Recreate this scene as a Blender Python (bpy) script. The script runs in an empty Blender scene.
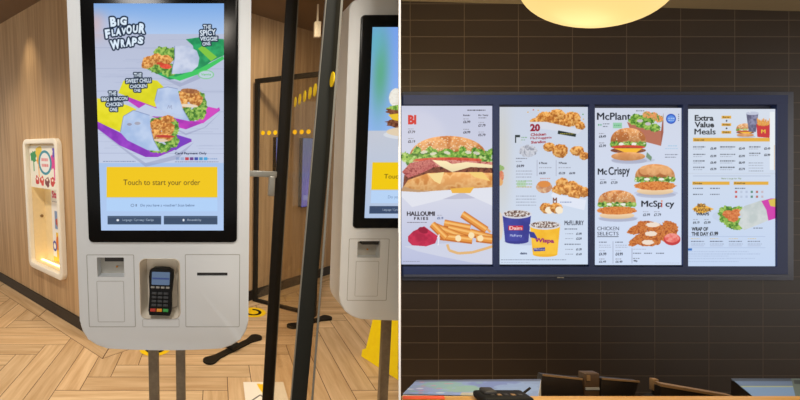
import bpy, bmesh, math, random
import numpy as np
from mathutils import Matrix, Vector
random.seed(4)
SC = bpy.context.scene
COL = SC.collection
# ------------------------------------------------------------------ camera
FPX, PX, PY = 420.0, 217.0, 200.0          # focal length and principal point for an 800x400 picture
PITCH = math.atan(420/3500)
CAMZ = 1.5
cs, sn = math.cos(PITCH), math.sin(PITCH)
cam = bpy.data.objects.new('camera', bpy.data.cameras.new('camera'))
COL.objects.link(cam)
cam.location = (0, 0, CAMZ)
cam.rotation_euler = (math.pi/2-PITCH, 0, 0)
cam.data.sensor_width = 36; cam.data.lens = FPX/800*36
cam.data.shift_x = (400-PX)/800
cam.data.clip_start = .02
SC.camera = cam
RM = Matrix.Translation((0, 0, CAMZ)) @ Matrix.Rotation(-PITCH, 4, 'X')   # frame of the menu-board room
I4 = Matrix.Identity(4)

def s2l(c):
    c = np.asarray(c, dtype=float)/255.0
    return np.where(c <= .04045, c/12.92, ((c+.055)/1.055)**2.4)

# ------------------------------------------------------------------ materials
def nm(name):
    m = bpy.data.materials.new(name); m.use_nodes = True
    nt = m.node_tree; b = nt.nodes['Principled BSDF']
    return m, nt, b
def mat(name, rgb, rough=.5, metal=0, emit=0, spec=.5, vary=.06, scale=30, coat=0):
    m, nt, b = nm(name)
    c = list(s2l(rgb))+[1]
    if vary:
        tc = nt.nodes.new('ShaderNodeTexCoord'); n = nt.nodes.new('ShaderNodeTexNoise')
        n.inputs['Scale'].default_value = scale; n.inputs['Detail'].default_value = 3
        nt.links.new(tc.outputs['Object'], n.inputs['Vector'])
        r = nt.nodes.new('ShaderNodeValToRGB')
        r.color_ramp.elements[0].position = .3; r.color_ramp.elements[1].position = .7
        r.color_ramp.elements[0].color = [v*(1-vary) for v in c[:3]]+[1]
        r.color_ramp.elements[1].color = [min(1, v*(1+vary)) for v in c[:3]]+[1]
        nt.links.new(n.outputs['Fac'], r.inputs['Fac']); nt.links.new(r.outputs['Color'], b.inputs['Base Color'])
    else:
        b.inputs['Base Color'].default_value = c
    b.inputs['Roughness'].default_value = rough; b.inputs['Metallic'].default_value = metal
    b.inputs['Specular IOR Level'].default_value = spec
    b.inputs['Coat Weight'].default_value = coat
    if emit:
        b.inputs['Emission Color'].default_value = c; b.inputs['Emission Strength'].default_value = emit
    return m
def wood_mat(name, dark, light, scale=(28, 28, 1.2), rough=.55, uv=False, tint=False):
    m, nt, b = nm(name)
    tc = nt.nodes.new('ShaderNodeTexCoord'); mp = nt.nodes.new('ShaderNodeMapping')
    mp.inputs['Scale'].default_value = scale
    nt.links.new(tc.outputs['UV' if uv else 'Object'], mp.inputs['Vector'])
    n = nt.nodes.new('ShaderNodeTexNoise'); n.inputs['Scale'].default_value = 1; n.inputs['Detail'].default_value = 6
    n.inputs['Roughness'].default_value = .62; n.inputs['Distortion'].default_value = .25
    nt.links.new(mp.outputs['Vector'], n.inputs['Vector'])
    r = nt.nodes.new('ShaderNodeValToRGB')
    r.color_ramp.elements[0].position = .36; r.color_ramp.elements[1].position = .66
    r.color_ramp.elements[0].color = list(s2l(dark))+[1]; r.color_ramp.elements[1].color = list(s2l(light))+[1]
    nt.links.new(n.outputs['Fac'], r.inputs['Fac'])
    out = r.outputs['Color']
    if tint:
        a = nt.nodes.new('ShaderNodeAttribute'); a.attribute_name = 'tint'
        mx = nt.nodes.new('ShaderNodeMix'); mx.data_type = 'RGBA'; mx.blend_type = 'MULTIPLY'
        mx.inputs[0].default_value = 1
        nt.links.new(out, mx.inputs[6]); nt.links.new(a.outputs['Color'], mx.inputs[7]); out = mx.outputs[2]
    nt.links.new(out, b.inputs['Base Color'])
    b.inputs['Roughness'].default_value = rough
    b.inputs['Specular IOR Level'].default_value = .3
    return m
def art_mat(name, emit=1.0):
    m, nt, b = nm(name)
    a = nt.nodes.new('ShaderNodeAttribute'); a.attribute_name = 'art'
    if emit:
        b.inputs['Base Color'].default_value = (.01, .01, .012, 1)
        b.inputs['Roughness'].default_value = .12; b.inputs['Specular IOR Level'].default_value = .12
        nt.links.new(a.outputs['Color'], b.inputs['Emission Color'])
        b.inputs['Emission Strength'].default_value = emit
        m.cycles.emission_sampling = 'NONE'
    else:
        nt.links.new(a.outputs['Color'], b.inputs['Base Color']); b.inputs['Roughness'].default_value = .5
    return m
def glass_mat(name, tint, refl=.08, rough=.02):
    m = bpy.data.materials.new(name); m.use_nodes = True; nt = m.node_tree; nt.nodes.clear()
    o = nt.nodes.new('ShaderNodeOutputMaterial'); t = nt.nodes.new('ShaderNodeBsdfTransparent')
    g = nt.nodes.new('ShaderNodeBsdfGlossy'); mx = nt.nodes.new('ShaderNodeMixShader'); fr = nt.nodes.new('ShaderNodeFresnel')
    t.inputs['Color'].default_value = list(s2l(tint))+[1]; g.inputs['Roughness'].default_value = rough
    mx.inputs[0].default_value = .05; nt.nodes.remove(fr); nt.links.new(t.outputs[0], mx.inputs[1]); nt.links.new(g.outputs[0], mx.inputs[2])
    nt.links.new(mx.outputs[0], o.inputs['Surface'])
    return m
M = {}
M['kiosk'] = mat('kiosk_white_plastic', (214, 218, 220), .42, vary=.015, scale=6)
M['seam'] = mat('seam_grey', (150, 148, 140), .6)
M['kioskrecess'] = mat('recess_grey', (186, 182, 172), .45, vary=.03)
M['niche'] = mat('niche_cream', (238, 226, 205), .22, vary=.02, coat=.3)
M['bezel'] = mat('bezel_black_glass', (9, 10, 11), .18, vary=0, spec=.15)
M['dark'] = mat('slot_dark', (38, 36, 36), .5)
M['leg'] = mat('brushed_bronze', (120, 106, 86), .42, metal=.25, vary=.12, scale=80)
M['black'] = mat('black_metal', (30, 27, 22), .55, spec=.2)
M['charcoal'] = mat('charcoal_post', (34, 35, 30), .65, vary=.05, spec=.2)
M['rubber'] = mat('black_rubber', (16, 16, 16), .6, spec=.2)
M['steel'] = mat('grey_steel', (168, 170, 166), .35, metal=.4)
M['edge'] = mat('glass_edge', (120, 116, 104), .4)
M['yellow'] = mat('bright_yellow_plastic', (255, 226, 0), .35, vary=.04)
M['dot'] = mat('yellow_vinyl', (246, 205, 0), .5, vary=0)
M['white'] = mat('white_paint', (255, 255, 252), .6, vary=0)
M['casewhite'] = mat('case_white', (238, 234, 222), .4, vary=.01)
M['casein'] = mat('case_inner_cream', (240, 222, 180), .5, vary=.03)
M['woodwall'] = wood_mat('oak_wall_laminate', (168, 136, 98), (200, 168, 128), (24, 24, .9))
M['base'] = mat('baseboard_black', (34, 27, 20), .5)
M['ceil'] = mat('ceiling_beige', (120, 98, 74), .8, vary=.03, scale=4)
M['plank'] = wood_mat('oak_floor_plank', (196, 162, 120), (224, 194, 154), (1.6, 20, 1), .5, uv=True, tint=True)
M['gap'] = mat('floor_joint_brown', (84, 52, 28), .8)
M['glass'] = glass_mat('bronze_tinted_glass', (243, 237, 227))
M['clear'] = glass_mat('clear_glass', (252, 252, 250))
M['art'] = art_mat('screen_picture', 1.0)
M['print'] = art_mat('printed_picture', 0)
M['navy'] = mat('navy_frame', (40, 58, 112), .5, vary=.05, scale=3)
M['navyedge'] = mat('grey_blue_frame_edge', (78, 84, 104), .4)
M['beige'] = mat('soffit_beige', (170, 152, 118), .8, vary=.02)
M['ledge'] = wood_mat('honey_oak_counter', (188, 138, 66), (216, 170, 96), (2, 30, 30), .35)
M['worktop'] = mat('worktop_dark', (50, 42, 36), .5)
M['monblack'] = mat('monitor_black', (30, 24, 20), .35)
M['brown'] = mat('brown_strip', (128, 98, 62), .5)
M['bulb'] = mat('lamp_glow', (252, 216, 132), .5, emit=1.0, vary=0); M['bulb'].node_tree.nodes['Principled BSDF'].inputs['Base Color'].default_value = (.05, .04, .03, 1)
M['ledstrip'] = mat('led_strip_glow', (255, 226, 160), .5, emit=3.0, vary=0)
M['red'] = mat('key_red', (190, 50, 30), .4); M['amber'] = mat('key_amber', (230, 150, 30), .4); M['green'] = mat('key_green', (50, 160, 70), .4)
M['key'] = mat('key_grey', (52, 54, 56), .4); M['keylight'] = mat('key_light', (150, 148, 140), .4)
M['lcd'] = mat('reader_display', (84, 112, 150), .3, emit=.15, vary=0)

def tile_mat():
    m, nt, b = nm('brown_wall_tile')
    g = nt.nodes.new('ShaderNodeNewGeometry') if False else None
    tc = nt.nodes.new('ShaderNodeTexCoord'); sp = nt.nodes.new('ShaderNodeSeparateXYZ')
    nt.links.new(tc.outputs['Object'], sp.inputs[0])
    def math_(op, a, b_=None):
        n = nt.nodes.new('ShaderNodeMath'); n.operation = op
        for k, v in enumerate((a, b_)):
            if v is None: continue
            if isinstance(v, (int, float)): n.inputs[k].default_value = v
            else: nt.links.new(v, n.inputs[k])
        return n.outputs[0]
    up = math_('GREATER_THAN', sp.outputs['Z'], .35)       # tiles above the boards are set half a tile over
    u = math_('ADD', sp.outputs['X'], math_('MULTIPLY', up, TOFF-TW*.05))
    cm = nt.nodes.new('ShaderNodeCombineXYZ'); nt.links.new(u, cm.inputs[0])
    nt.links.new(math_('ADD', math_('ADD', sp.outputs['Z'], TH*30), math_('MULTIPLY', up, TH*.45)), cm.inputs[1])
    br = nt.nodes.new('ShaderNodeTexBrick'); br.offset = 0; br.squash = 1
    nt.links.new(cm.outputs[0], br.inputs['Vector'])
    br.inputs['Scale'].default_value = 1
    br.inputs['Brick Width'].default_value = TW; br.inputs['Row Height'].default_value = TH
    br.inputs['Mortar Size'].default_value = TW*.0075; br.inputs['Mortar Smooth'].default_value = .3
    br.inputs['Color1'].default_value = list(s2l((58, 47, 38)))+[1]
    br.inputs['Color2'].default_value = list(s2l((63, 52, 42)))+[1]
    br.inputs['Mortar'].default_value = list(s2l((102, 88, 72)))+[1]
    nt.links.new(br.outputs['Color'], b.inputs['Base Color'])
    b.inputs['Roughness'].default_value = .42; b.inputs['Specular IOR Level'].default_value = .4
    bu = nt.nodes.new('ShaderNodeBump'); bu.inputs['Strength'].default_value = .3; bu.inputs['Distance'].default_value = .002
    bu.invert = True
    nt.links.new(br.outputs['Fac'], bu.inputs['Height']); nt.links.new(bu.outputs[0], b.inputs['Normal'])
    return m

# ------------------------------------------------------------------ mesh builder
class MB:
    def __init__(s): s.bm = bmesh.new()
    def _add(s, verts, faces, bevel=0, seg=2):
        vs = [s.bm.verts.new(v) for v in verts]
        fs = []
        for f in faces:
            try: fs.append(s.bm.faces.new([vs[i] for i in f]))
            except ValueError: pass
        if bevel:
            es = list({e for f in fs for e in f.edges})
            bmesh.ops.bevel(s.bm, geom=es, offset=bevel, segments=seg, affect='EDGES', profile=.5, clamp_overlap=True)
        return s
    def box(s, x0, x1, y0, y1, z0, z1, bevel=0, seg=2):
        v = [(x, y, z) for z in (z0, z1) for y in (y0, y1) for x in (x0, x1)]
        return s._add(v, [(0, 2, 3, 1), (4, 5, 7, 6), (0, 1, 5, 4), (2, 6, 7, 3), (0, 4, 6, 2), (1, 3, 7, 5)], bevel, seg)
    def hexa(s, P, bevel=0):      # eight corners, bottom four then top four, both anticlockwise
        return s._add(P, [(3, 2, 1, 0), (4, 5, 6, 7), (0, 1, 5, 4), (1, 2, 6, 5), (2, 3, 7, 6), (3, 0, 4, 7)], bevel)
    def prism_xz(s, pts, y0, y1, bevel=0, holes=None):   # outline in x,z (anticlockwise seen from -y), pushed y0..y1
        n = len(pts)
        v = [(x, y0, z) for x, z in pts]+[(x, y1, z) for x, z in pts]
        f = [tuple(range(n)), tuple(range(2*n-1, n-1, -1))]
        f += [((i+1) % n, i, n+i, n+(i+1) % n) for i in range(n)]
        vs = [s.bm.verts.new(q) for q in v]; fs = [s.bm.faces.new([vs[i] for i in q]) for q in f]
        if bevel:
            es = list(fs[0].edges)
            bmesh.ops.bevel(s.bm, geom=es, offset=bevel, segments=4, affect='EDGES', profile=.5, clamp_overlap=True)
        return s
    def ring_xz(s, outer, inner, y0, y1, bevel=0):        # frame between two outlines of equal length
        n = len(outer)
        vs = [[s.bm.verts.new((x, y, z)) for x, z in o] for y in (y0, y1) for o in (outer, inner)]
        fo, fi, bo, bi = vs
        first = []
        for i in range(n):
            j = (i+1) % n
            first.append(s.bm.faces.new((fo[i], fo[j], fi[j], fi[i])))
            s.bm.faces.new((bo[j], bo[i], bi[i], bi[j]))
            s.bm.faces.new((fo[j], fo[i], bo[i], bo[j]))
            s.bm.faces.new((fi[i], fi[j], bi[j], bi[i]))
        if bevel:
            es = [e for f in first for e in f.edges if len([g for g in e.link_faces if g in first]) == 1]
            bmesh.ops.bevel(s.bm, geom=list(set(es)), offset=bevel, segments=3, affect='EDGES', profile=.5, clamp_overlap=True)
        return s
    def cyl(s, a, b, r, r2=None, n=20):
        a, b = Vector(a), Vector(b); d = (b-a).normalized()
        t = d.orthogonal().normalized(); w = d.cross(t); r2 = r if r2 is None else r2
        A = [s.bm.verts.new(a+(t*math.cos(q)+w*math.sin(q))*r) for q in [2*math.pi*i/n for i in range(n)]]
        B = [s.bm.verts.new(b+(t*math.cos(q)+w*math.sin(q))*r2) for q in [2*math.pi*i/n for i in range(n)]]
        s.bm.faces.new(A[::-1]); s.bm.faces.new(B)
        for i in range(n): s.bm.faces.new((A[i], A[(i+1) % n], B[(i+1) % n], B[i]))
        return s
    def lathe(s, prof, c=(0, 0, 0), n=40):
        rings = []
        for r, z in prof:
            if r < 1e-5: rings.append([s.bm.verts.new((c[0], c[1], c[2]+z))])
            else: rings.append([s.bm.verts.new((c[0]+r*math.cos(2*math.pi*i/n), c[1]+r*math.sin(2*math.pi*i/n), c[2]+z)) for i in range(n)])
        for a, b in zip(rings, rings[1:]):
            for i in range(n):
                j = (i+1) % n
                if len(a) == 1 and len(b) == 1: continue
                if len(a) == 1: s.bm.faces.new((a[0], b[j], b[i]))
                elif len(b) == 1: s.bm.faces.new((a[i], a[j], b[0]))
                else: s.bm.faces.new((a[i], a[j], b[j], b[i]))
        return s
    def cut(s, co, no):           # keep the side the normal points away from, close the cut
        g = s.bm.verts[:]+s.bm.edges[:]+s.bm.faces[:]
        r = bmesh.ops.bisect_plane(s.bm, geom=g, plane_co=co, plane_no=no, clear_outer=True)
        es = [e for e in r['geom_cut'] if isinstance(e, bmesh.types.BMEdge)]
        if es: bmesh.ops.holes_fill(s.bm, edges=es, sides=0)
        return s
    def build(s, name, m, parent=None, base=None, frame=None, smooth=True):
        if parent is not None: frame, base = FR[parent.name]
        else:
            frame = I4 if frame is None else frame; base = Vector(base or (0, 0, 0))
        if CUT: s.cut(*CUT)
        bmesh.ops.recalc_face_normals(s.bm, faces=s.bm.faces)
        bmesh.ops.translate(s.bm, verts=s.bm.verts, vec=-base)
        me = bpy.data.meshes.new(name); s.bm.to_mesh(me); s.bm.free()
        if smooth and len(me.polygons):
            me.polygons.foreach_set('use_smooth', [True]*len(me.polygons))
            me.set_sharp_from_angle(angle=math.radians(35))
        me.materials.append(m)
        o = bpy.data.objects.new(name, me); COL.objects.link(o)
        if parent is not None: o.parent = parent
        else: o.matrix_world = frame @ Matrix.Translation(base)
        FR[o.name] = (frame, base)
        return o
FR = {}
CUT = None
def thing(name, label, cat, base=(0, 0, 0), frame=None, group=None):
    o = bpy.data.objects.new(name, None); COL.objects.link(o); o.empty_display_size = .1
    frame = I4 if frame is None else frame
    o.matrix_world = frame @ Matrix.Translation(base); FR[o.name] = (frame, Vector(base))
    return tag(o, label, cat, group)
def tag(o, label, cat, group=None):
    o['label'] = label; o['category'] = cat
    if group: o['group'] = group
    return o
def struct(o): o['kind'] = 'structure'; return o
def rrect(x0, x1, z0, z1, r, n=6, rb=None, bow=0):
    """rounded rectangle outline; r top radius, rb bottom radius, bow = how far the bottom edge sags"""
    rb = r if rb is None else rb; p = []
    m = 9
    for cx, cz, a0, rr in ((x1-rb, z0+rb, -90, rb), (x1-r, z1-r, 0, r), (x0+r, z1-r, 90, r), (x0+rb, z0+rb, 180, rb)):
        for k in range(n+1):
            a = math.radians(a0+90*k/n); p.append([cx+rr*math.cos(a), cz+rr*math.sin(a)])
    if bow:
        xm, hw = (x0+x1)/2, (x1-x0)/2
        ins = [[xm+hw*(-1+rb/hw+(2-2*rb/hw)*k/m), z0] for k in range(1, m)]
        p += ins
        for q in p:
            w = max(0, 1-(q[1]-z0)/(rb*1.01))
            q[1] -= bow*w*(1-((q[0]-xm)/hw)**2)
    return [tuple(q) for q in p]

# ------------------------------------------------------------------ picture maker for screens and prints (coordinates are photo pixels)
NR = np.random.RandomState(7)
def vnoise(h, w, sc, seed):
    r = np.random.RandomState(seed); out = np.zeros((h, w)); amp = 1; tot = 0
    for o in range(3):
        s_ = max(1.0, sc/2**o); gh, gw = int(h/s_)+3, int(w/s_)+3; g = r.rand(gh, gw)
        y = np.arange(h)/s_; x = np.arange(w)/s_; yi = y.astype(int); xi = x.astype(int)
        fy = (y-yi)[:, None]; fx = (x-xi)[None]; fy = fy*fy*(3-2*fy); fx = fx*fx*(3-2*fx)
        a = g[yi][:, xi]; b = g[yi][:, xi+1]; c = g[yi+1][:, xi]; d = g[yi+1][:, xi+1]
        out += amp*((a*(1-fx)+b*fx)*(1-fy)+(c*(1-fx)+d*fx)*fy); tot += amp; amp *= .6
    return out/tot
TXT = {}
def glyphs(s, bold):
    k = (s, bold)
    if k in TXT: return TXT[k]
    c = bpy.data.curves.new('t', 'FONT'); c.body = s; c.offset = bold; c.resolution_u = 3
    o = bpy.data.objects.new('t', c); COL.objects.link(o)
    dg = bpy.context.evaluated_depsgraph_get(); dg.update()
    me = o.evaluated_get(dg).to_mesh(); me.calc_loop_triangles()
    v = np.array([w.co[:2] for w in me.vertices]); t = np.array([q.vertices[:] for q in me.loop_triangles])
    o.evaluated_get(dg).to_mesh_clear(); bpy.data.objects.remove(o); bpy.data.curves.remove(c)
    T = v[t] if len(t) else np.zeros((0, 3, 2)); TXT[k] = T
    return T
class Art:
    K = 5
    def __init__(s, x0, y0, x1, y1, bg):
        s.x0, s.y0, s.x1, s.y1 = x0, y0, x1, y1
        s.W = int((x1-x0)*s.K/2)*2; s.H = int((y1-y0)*s.K/2)*2
        s.a = np.zeros((s.H, s.W, 3)); s.a[:] = bg; s.seed = 1
    def _bb(s, P):
        X = (P[:, 0]-s.x0)*s.K; Y = (P[:, 1]-s.y0)*s.K
        i0, i1 = max(0, int(X.min())-1), min(s.W, int(X.max())+2); j0, j1 = max(0, int(Y.min())-1), min(s.H, int(Y.max())+2)
        return X, Y, i0, i1, j0, j1
    def mask(s, P):
        P = np.asarray(P, float); X, Y, i0, i1, j0, j1 = s._bb(P)
        if i1 <= i0 or j1 <= j0: return None
        gx = np.arange(i0, i1)[None]+.5; gy = np.arange(j0, j1)[:, None]+.5
        m = np.zeros((j1-j0, i1-i0), bool)
        for k in range(len(X)):
            xa, ya, xb, yb = X[k-1], Y[k-1], X[k], Y[k]
            if ya == yb: continue
            c = ((ya > gy) != (yb > gy)); m ^= c & (gx < (xb-xa)*(gy-ya)/(yb-ya)+xa)
        return m, i0, i1, j0, j1
    def poly(s, P, col, alpha=1, tex=None, shade=None):
        """tex=(second colour, third colour or None, grain in px) mottles the fill"""
        r = s.mask(P)
        if r is None: return s
        m, i0, i1, j0, j1 = r; c = np.zeros(m.shape+(3,)); c[:] = col
        if tex:
            s.seed += 1; n = vnoise(m.shape[0], m.shape[1], tex[2]*s.K, s.seed)
            t = np.clip((n-.32)/.36, 0, 1)[..., None]
            cols = [np.array(col, float)]+[np.array(q, float) for q in tex[:2] if q is not None]
            if len(cols) == 2: c = cols[0]*(1-t)+cols[1]*t
            else: c = np.where(t < .5, cols[0]*(1-2*t)+cols[1]*2*t, cols[1]*(2-2*t)+cols[2]*(2*t-1))
        if shade:       # picture of a rounded thing: lower part of the drawing darker
            g = np.linspace(1+shade, 1-shade, m.shape[0])[:, None, None]; c = c*g
        v = s.a[j0:j1, i0:i1]; v[m] = v[m]*(1-alpha)+np.clip(c[m], 0, 255)*alpha
        return s
    def rect(s, x0, y0, x1, y1, col, alpha=1, **k): return s.poly([(x0, y0), (x1, y0), (x1, y1), (x0, y1)], col, alpha, **k)
    def ell(s, cx, cy, rx, ry, col, ang=0, jag=0, alpha=1, a0=0, a1=360, n=40, **k):
        s.seed += 1; r = np.random.RandomState(s.seed); q = math.radians(ang); P = []
        for i in range(n):
            t = math.radians(a0+(a1-a0)*i/(n-1 if a1-a0 < 360 else n)); w = 1+jag*(r.rand()-.5)*2
            x, y = rx*w*math.cos(t), ry*w*math.sin(t); P.append((cx+x*math.cos(q)-y*math.sin(q), cy+x*math.sin(q)+y*math.cos(q)))
        return s.poly(P, col, alpha, **k)
    def line(s, P, w, col, alpha=1):
        for (xa, ya), (xb, yb) in zip(P, P[1:]):
            L = math.hypot(xb-xa, yb-ya) or 1; nx, ny = -(yb-ya)/L*w/2, (xb-xa)/L*w/2
            s.poly([(xa+nx, ya+ny), (xb+nx, yb+ny), (xb-nx, yb-ny), (xa-nx, ya-ny)], col, alpha)
        return s
    def text(s, t, x0, y0, x1, y1, col, bold=.0, ang=0, outline=None, ow=.6, alpha=1):
        """fit the word into the box, then turn it about the box centre"""
        if outline is not None:
            for k in range(12):
                a = k*math.pi/6+.1; s.text(t, x0+ow*math.cos(a), y0+ow*math.sin(a), x1+ow*math.cos(a), y1+ow*math.sin(a), outline, bold, ang)
        if 'M' in t and bold > 0:       # thicken by drawing twice, a hair apart
            e = bold*(y1-y0)*1.1
            for dx, dy in ((-e, 0), (e, 0), (0, -e*.6), (0, e*.6)): s.text(t, x0+dx, y0+dy, x1+dx, y1+dy, col, 0, ang, alpha=alpha)
            return s
        T = glyphs(t, bold)
        if not len(T): return s
        mn = T.reshape(-1, 2).min(0); mx = T.reshape(-1, 2).max(0); d = np.maximum(mx-mn, 1e-6)
        q = (T-mn)/d; P = np.empty_like(q); P[..., 0] = x0+q[..., 0]*(x1-x0); P[..., 1] = y1-q[..., 1]*(y1-y0)
        if ang:
            c = np.array([(x0+x1)/2, (y0+y1)/2]); g = math.radians(ang); R = np.array([[math.cos(g), math.sin(g)], [-math.sin(g), math.cos(g)]])
            P = (P-c) @ R+c
        for tri in P:
            s.poly(tri, col, alpha)
        return s
    def small(s, x0, x1, y, col, h=.8, seed=0, alpha=.75):
        """a line of print too small to read: short dashes"""
        r = random.Random(seed+int(x0*7+y*13)); x = x0
        while x < x1-.4:
            w = min(x1-x, r.uniform(.8, 2.6)); s.rect(x, y-h/2, x+w, y+h/2, col, alpha*r.uniform(.7, 1)); x += w+.5
        return s
    def vgrad(s, y0, y1, ca, cb):
        j0, j1 = int((y0-s.y0)*s.K), int((y1-s.y0)*s.K); j0 = max(j0, 0); j1 = min(j1, s.H)
        t = np.linspace(0, 1, max(1, j1-j0))[:, None, None]; s.a[j0:j1] = np.array(ca)*(1-t)+np.array(cb)*t
        return s
    def glowspot(s, cx, cy, rx, ry, col, alpha=1):
        yy = (np.arange(s.H)[:, None]/s.K+s.y0-cy)/ry; xx = (np.arange(s.W)[None]/s.K+s.x0-cx)/rx
        w = (alpha*np.exp(-(xx*xx+yy*yy)))[..., None]; s.a = s.a*(1-w)+np.array(col)*w
        return s
    def keystone(s, top, bot):       # straighten the drawing: its left and right ends in photo pixels, at the top and at the bottom
        o = s.a.copy(); xs = np.arange(s.W)+.5
        for j in range(s.H):
            t = j/s.H; l, r = top[0]*(1-t)+bot[0]*t, top[1]*(1-t)+bot[1]*t
            src = ((l+(r-l)*xs/s.W)-s.x0)*s.K-.5; i = np.clip(src, 0, s.W-1.001); k = i.astype(int); f = (i-k)[:, None]
            o[j] = s.a[j, k]*(1-f)+s.a[j, k+1]*f
        s.a = o; return s
    def small_img(s):
        return s.a.reshape(s.H//2, 2, s.W//2, 2, 3).mean((1, 3))
def art_mesh(name, art, corners, m, parent=None, frame=None, base=None, keep=1.0):
    """a flat grid carrying the picture as a colour attribute. corners: lower-left, lower-right, upper-right, upper-left"""
    if parent is not None: frame, base = FR[parent.name]
    img = art.small_img(); h, w, _ = img.shape
    if keep < 1: w2 = max(2, int(w*keep)); img = img[:, :w2]; w = w2
    ll, lr, ur, ul = [np.array(c, float)-np.array(base) for c in corners]
    if keep < 1: lr = ll+(lr-ll)*keep; ur = ul+(ur-ul)*keep
    s_, t_ = np.meshgrid(np.linspace(0, 1, w), np.linspace(1, 0, h))
    s_, t_ = s_[..., None], t_[..., None]
    V = ((ll*(1-s_)+lr*s_)*(1-t_)+(ul*(1-s_)+ur*s_)*t_).reshape(-1, 3)
    idx = np.arange(h*w).reshape(h, w)
    F = np.stack([idx[1:, :-1], idx[1:, 1:], idx[:-1, 1:], idx[:-1, :-1]], -1).reshape(-1, 4)
    me = bpy.data.meshes.new(name)
    me.vertices.add(len(V)); me.vertices.foreach_set('co', V.ravel())
    me.loops.add(F.size); me.loops.foreach_set('vertex_index', F.ravel().astype(np.int32))
    me.polygons.add(len(F)); me.polygons.foreach_set('loop_start', np.arange(0, F.size, 4, dtype=np.int32))
    me.update(calc_edges=True)
    at = me.color_attributes.new('art', 'FLOAT_COLOR', 'POINT')
    c = np.ones((h*w, 4), np.float32); c[:, :3] = s2l(np.clip(img, 0, 255)).reshape(-1, 3); at.data.foreach_set('color', c.ravel())
    me.materials.append(m); o = bpy.data.objects.new(name, me); COL.objects.link(o)
    if parent is not None: o.parent = parent
    else: o.matrix_world = frame @ Matrix.Translation(base)
    return o
# ------------------------------------------------------------------ food pictures
BUN, BUN2, BUN3 = (206, 140, 84), (226, 168, 112), (184, 112, 60)
LET, LET2, LET3 = (64, 116, 40), (120, 168, 66), (190, 215, 120)
CRU, CRU2, CRU3 = (168, 98, 40), (214, 146, 70), (236, 182, 108)
def lettuce(a, cx, cy, rx, ry, ang=0): a.ell(cx, cy, rx, ry, LET, ang, jag=.14, tex=(LET2, (168, 200, 96), 2.0))
def crumb(a, cx, cy, rx, ry, ang=0, jag=.12): a.ell(cx, cy, rx, ry, CRU, ang, jag=jag, tex=(CRU2, CRU3, 1.8), shade=.12)
def bun(a, x0, x1, y0, y1, seeds=True, n=60):
    cx, rx = (x0+x1)/2, (x1-x0)/2
    P = [(x0, y1)]+[(cx-rx*math.cos(math.pi*i/24), y1-(y1-y0)*math.sin(math.pi*i/24)**.75) for i in range(25)]+[(x1, y1)]
    a.poly(P, BUN, tex=(BUN2, BUN3, 8), shade=.14)
    if seeds:
        r = random.Random(int(x0))
        for k in range(n):
            t = r.uniform(-.8, .8); y = y0+(y1-y0)*(.08+.6*r.random()**1.3+t*t*.35)
            if y < y1-1: a.ell(cx+rx*t, y, (x1-x0)*.009+.15, .35, (245, 224, 190), r.uniform(-40, 40), n=8)
def price(a, x, y, p=None, w=6, h=2.4, col=(60, 56, 62)):
    a.small(x, x+w*.8, y-2.4, (120, 116, 124), .6); 
    if p: a.text(p, x, y-.8, x+w, y+h-.8, col, .02)
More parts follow.
